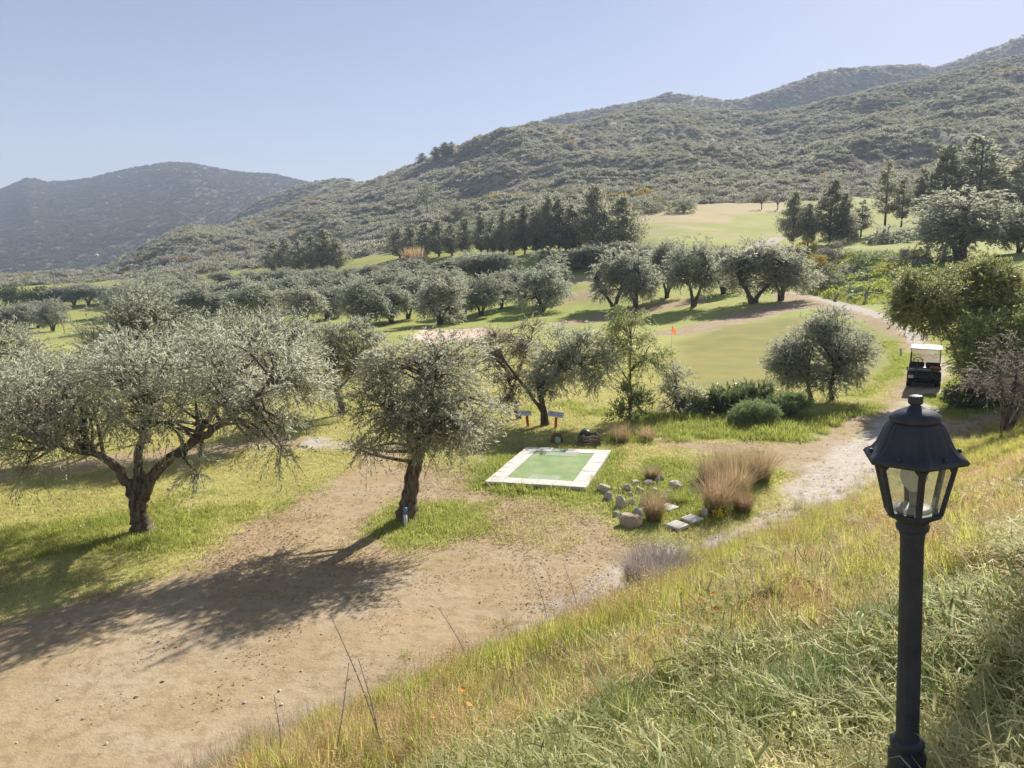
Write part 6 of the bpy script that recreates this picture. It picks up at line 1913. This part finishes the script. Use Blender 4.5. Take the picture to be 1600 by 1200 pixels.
scatter('leaf_litter', np.stack([x, y, ground(x, y)], 1), np.stack([np.zeros(m), np.zeros(m), rng.random(m) * 6.28], 1), np.repeat(rng.uniform(.7, 1.3, (m, 1)), 3, 1), rng.integers(0, 3, m), LT, 'dead leaves littering the bare ground round the leaning olive', 'leaf litter')
x, y = polar_points(30000, 8, 30, rng, .66)
sd = eval_masks(x, y)[0]
ok = (sd > -.1) & (bank_s(x, y) < -.2) & (fbm(x / 1.3, y / 1.3, 131, 3) > .13) & (rng.random(len(x)) < .35)
x, y = x[ok], y[ok]; m = len(x)
scatter('ground_weeds', np.stack([x, y, ground(x, y)], 1), slope_rot(x, y, rng, m) * np.array((.5, .5, 1)), np.repeat(rng.uniform(.3, .8, (m, 1)), 3, 1), rng.choice([0, 2, 4], m), LCOL, 'sparse small weeds on the bare clearing', 'weeds')

# tall dry stalks at the near edge of the bank
def stalk(px, py, tops, label, seed, mat='grey_stem'):
    rng = np.random.default_rng(seed)
    b = gpt(px, py); Y = b[1]
    e = empty('dry_stalk', b, label, 'stalk', 'dry stalks on the bank')
    tp = at(tops[0], tops[1], Y + .1) - b
    p = spline([(0, 0, -.05), tp * .5 + np.array((.02, 0, .02)), tp], 9)
    V, F = tubes([(p, np.linspace(.007, .0025, 9))], 6)
    mesh_obj('stem', np_mesh('stem', V, F, MAT[mat], True, {'tint': np.full(len(V), .35)}), e)
    pp = []; aa = []
    for k in range(60):
        f = rng.uniform(.35, 1); q = tp * f + np.array((.02, 0, .02)) * (1 - abs(f - .5) * 2)
        pp.append(q); aa.append(rng.normal(size=3) + np.array((0, 0, .6)))
    V, F, T = leaf_quads(np.array(pp), unit(np.array(aa)), rng.uniform(.02, .06, 60), rng.uniform(.004, .009, 60), rng, rng.uniform(.2, .8, 60))
    mesh_obj('seed_heads', np_mesh('seed_heads', V, F, MAT[mat], False, {'tint': T}), e)
stalk(607, 1185, (515, 958), 'tall dark dry stalk leaning left over the bare ground', 1)
stalk(600, 1190, (560, 1030), 'paler dry stalk crossing the tallest leaning one', 2)
stalk(520, 1195, (545, 1035), 'thin dry stalk left of the tall leaning one', 3)
stalk(740, 1045, (685, 950), 'fine dry stalk at the toe of the bank', 4)
stalk(860, 985, (832, 890), 'fine brown stalk beside the grey dry bush', 5)
stalk(905, 960, (880, 880), 'second brown stalk beside the grey dry bush', 6)
stalk(440, 1195, (428, 1085), 'lowest brown stalk near the bottom edge', 7)

# fennel stalks cut and lying near the lamp
MAT['green_stalk'] = mat_simple('green_stalk', (.33, .4, .16), .5, .3, .3, 8)
MAT['stalk_end'] = mat_simple('stalk_end', (.55, .47, .3), .8, .1, .2, 20)
def lying(pts, r, label):
    W = [gpt(x, y) + np.array((0, 0, .05)) for x, y in pts]
    e = empty('cut_stalk', W[0], label, 'stalk', 'cut green stalks')
    P = spline([w - W[0] for w in W], 10)
    V, F = tubes([(P, np.linspace(r, r * .7, 10))], 10)
    mesh_obj('stem', np_mesh('stem', V, F, MAT['green_stalk'], True), e)
    d = unit(P[1] - P[0])
    m = MB(); m.tube([Vector(P[0] - d * .004), Vector(P[0] + d * .004)], r * 1.03, 10); m.build('cut_end', MAT['stalk_end'], e)
lying([(1352, 1076), (1450, 1062), (1540, 1058), (1640, 1064)], .013, 'long thick green stalk lying across behind the lamp post')
lying([(1377, 1082), (1400, 1110), (1425, 1140)], .012, 'short green stalk lying left of the lamp post')
lying([(1512, 1122), (1540, 1112), (1570, 1104)], .008, 'thin pale stalk lying right of the lamp post')
lying([(1507, 935), (1513, 955)], .016, 'short upright stump of a cut stalk right of the post')
for i, (x, y, lb) in enumerate(((1356, 1018, 'left of two upright cut stalk stumps beside the post'), (1373, 1018, 'right of two upright cut stalk stumps beside the post'))):
    b = gpt(x, y + 8); e = empty('stalk_stump', b, lb, 'stalk', 'cut stalk stumps')
    m = MB(); m.tube([(0, 0, -.02), (.01, 0, .075)], [.017, .015], 12, False); m.build('stem', MAT['green_stalk'], e)
    m = MB(); m.tube([(.01, 0, .074), (.0105, 0, .078)], .0152, 12); m.build('cut_end', MAT['stalk_end'], e)

# orange flowers on the bank
def flower_mesh():
    rng = np.random.default_rng(4)
    V = []; F = []
    for k in range(9):
        a = k * 2 * math.pi / 9
        d = np.array((math.cos(a), math.sin(a), .25)); t = np.array((-math.sin(a), math.cos(a), 0))
        o = len(V)
        V += [d * .002, d * .012 + t * .006, d * .02, d * .012 - t * .006]
        F.append((o, o + 1, o + 2, o + 3))
    return np_mesh('petals', np.array(V), np.array(F), MAT['flower'])
fm = flower_mesh()
FL = [(1057, 958, 'orange flower above the mound of cut grass, leftmost of the four'), (1093, 966, 'orange flower above the mound of cut grass, second from the left'), (1112, 960, 'orange flower above the mound of cut grass, third from the left'), (1117, 976, 'orange flower above the mound of cut grass, lowest of the four'), (723, 1106, 'upper of two close orange flowers near the lower left of the bank'), (733, 1121, 'lower of two close orange flowers near the lower left of the bank'), (676, 1151, 'single orange flower at the lower edge of the bank'),
      (1378, 828, 'leftmost orange flower close to the lamp post'), (1391, 836, 'orange flower touching the lamp post on its left'), (1386, 824, 'upper orange flower close to the lamp post'), (1556, 724, 'upper orange flower right of the lantern'), (1530, 735, 'orange flower nearest to the right side of the lantern'), (1541, 738, 'lower orange flower right of the lantern'), (1560, 756, 'orange flower farthest right of the lantern')]
for i, (x, y, lb) in enumerate(FL):
    b = gpt(x, y + 14)
    e = empty('flower', b, lb, 'flower', 'orange flowers on the bank')
    dist = b[1]; hh = .20 + .1 * ((i * 37) % 5) / 5
    k = max(1.0, dist / 3.2)
    m = MB(); m.tube([(0, 0, 0), (.01, 0, hh * .5), (0, 0, hh)], .002, 5); m.build('stem', MAT['green_stalk'], e)
    o = mesh_obj('petals', fm, e); o.location = (0, 0, hh); o.scale = (1.5,) * 3; o.rotation_euler = (-.5, .2, i)

# ------------------------------------------------------------------ unseen tall pine, added so that its crown shades the near bank corner
def shade_pine():
    x, y = 13.5, 13.0
    b = np.array((x, y, float(ground(x, y))))
    tx = np.array((1.9, 3.0, 3.2)); 
    d = np.array(sdir)
    c = tx + d * 17.0
    limbs = [([b - np.array((0, 0, .2)), b + np.array((-.3, 0, 4)), np.array((x - 1.5, y, 8.5)), c], .3, .1)]
    blobs = [(c + np.array((.6, -1.2, .2)), (2.1, 1.5, 1.0)), (c + np.array((2.4, .3, .5)), (2.0, 1.6, 1.1)), (c + np.array((4.5, .5, .3)), (2.2, 2, 1.2)), (c + np.array((-.9, -1.8, .0)), (1.3, 1.1, .7))]
    tree('pine_tree', b, limbs, blobs, 'unseen tall pine added right of the frame to shade the near bank', 'tree', None, 'cypress', 'bark_dark', n_clump=40, twigs=12, leaves=11, tw_len=.6, ll=.22, lw=.06, seed=77, sticks=0)
shade_pine()

# ------------------------------------------------------------------ haze
def haze():
    m = bpy.data.materials.new('haze'); m.use_nodes = True
    nt = m.node_tree; nt.nodes.clear()
    out = nt.nodes.new('ShaderNodeOutputMaterial'); v = nt.nodes.new('ShaderNodeVolumePrincipled')
    v.inputs['Color'].default_value = (.66, .78, 1.0, 1)
    v.inputs['Density'].default_value = 0.00043
    v.inputs['Anisotropy'].default_value = 0.0
    nt.links.new(v.outputs[0], out.inputs['Volume'])
    mb = MB()
    zlo = float(ZZ.min()) - 1.5; zhi = float(ZZ.max()) + 8
    mb.box((0, 0, (zlo + zhi) / 2), (4000, 4000, zhi - zlo))
    o = mb.build('haze', m)
    tag(o, 'thin pale haze filling the valley', 'haze', None, 'stuff')
haze()
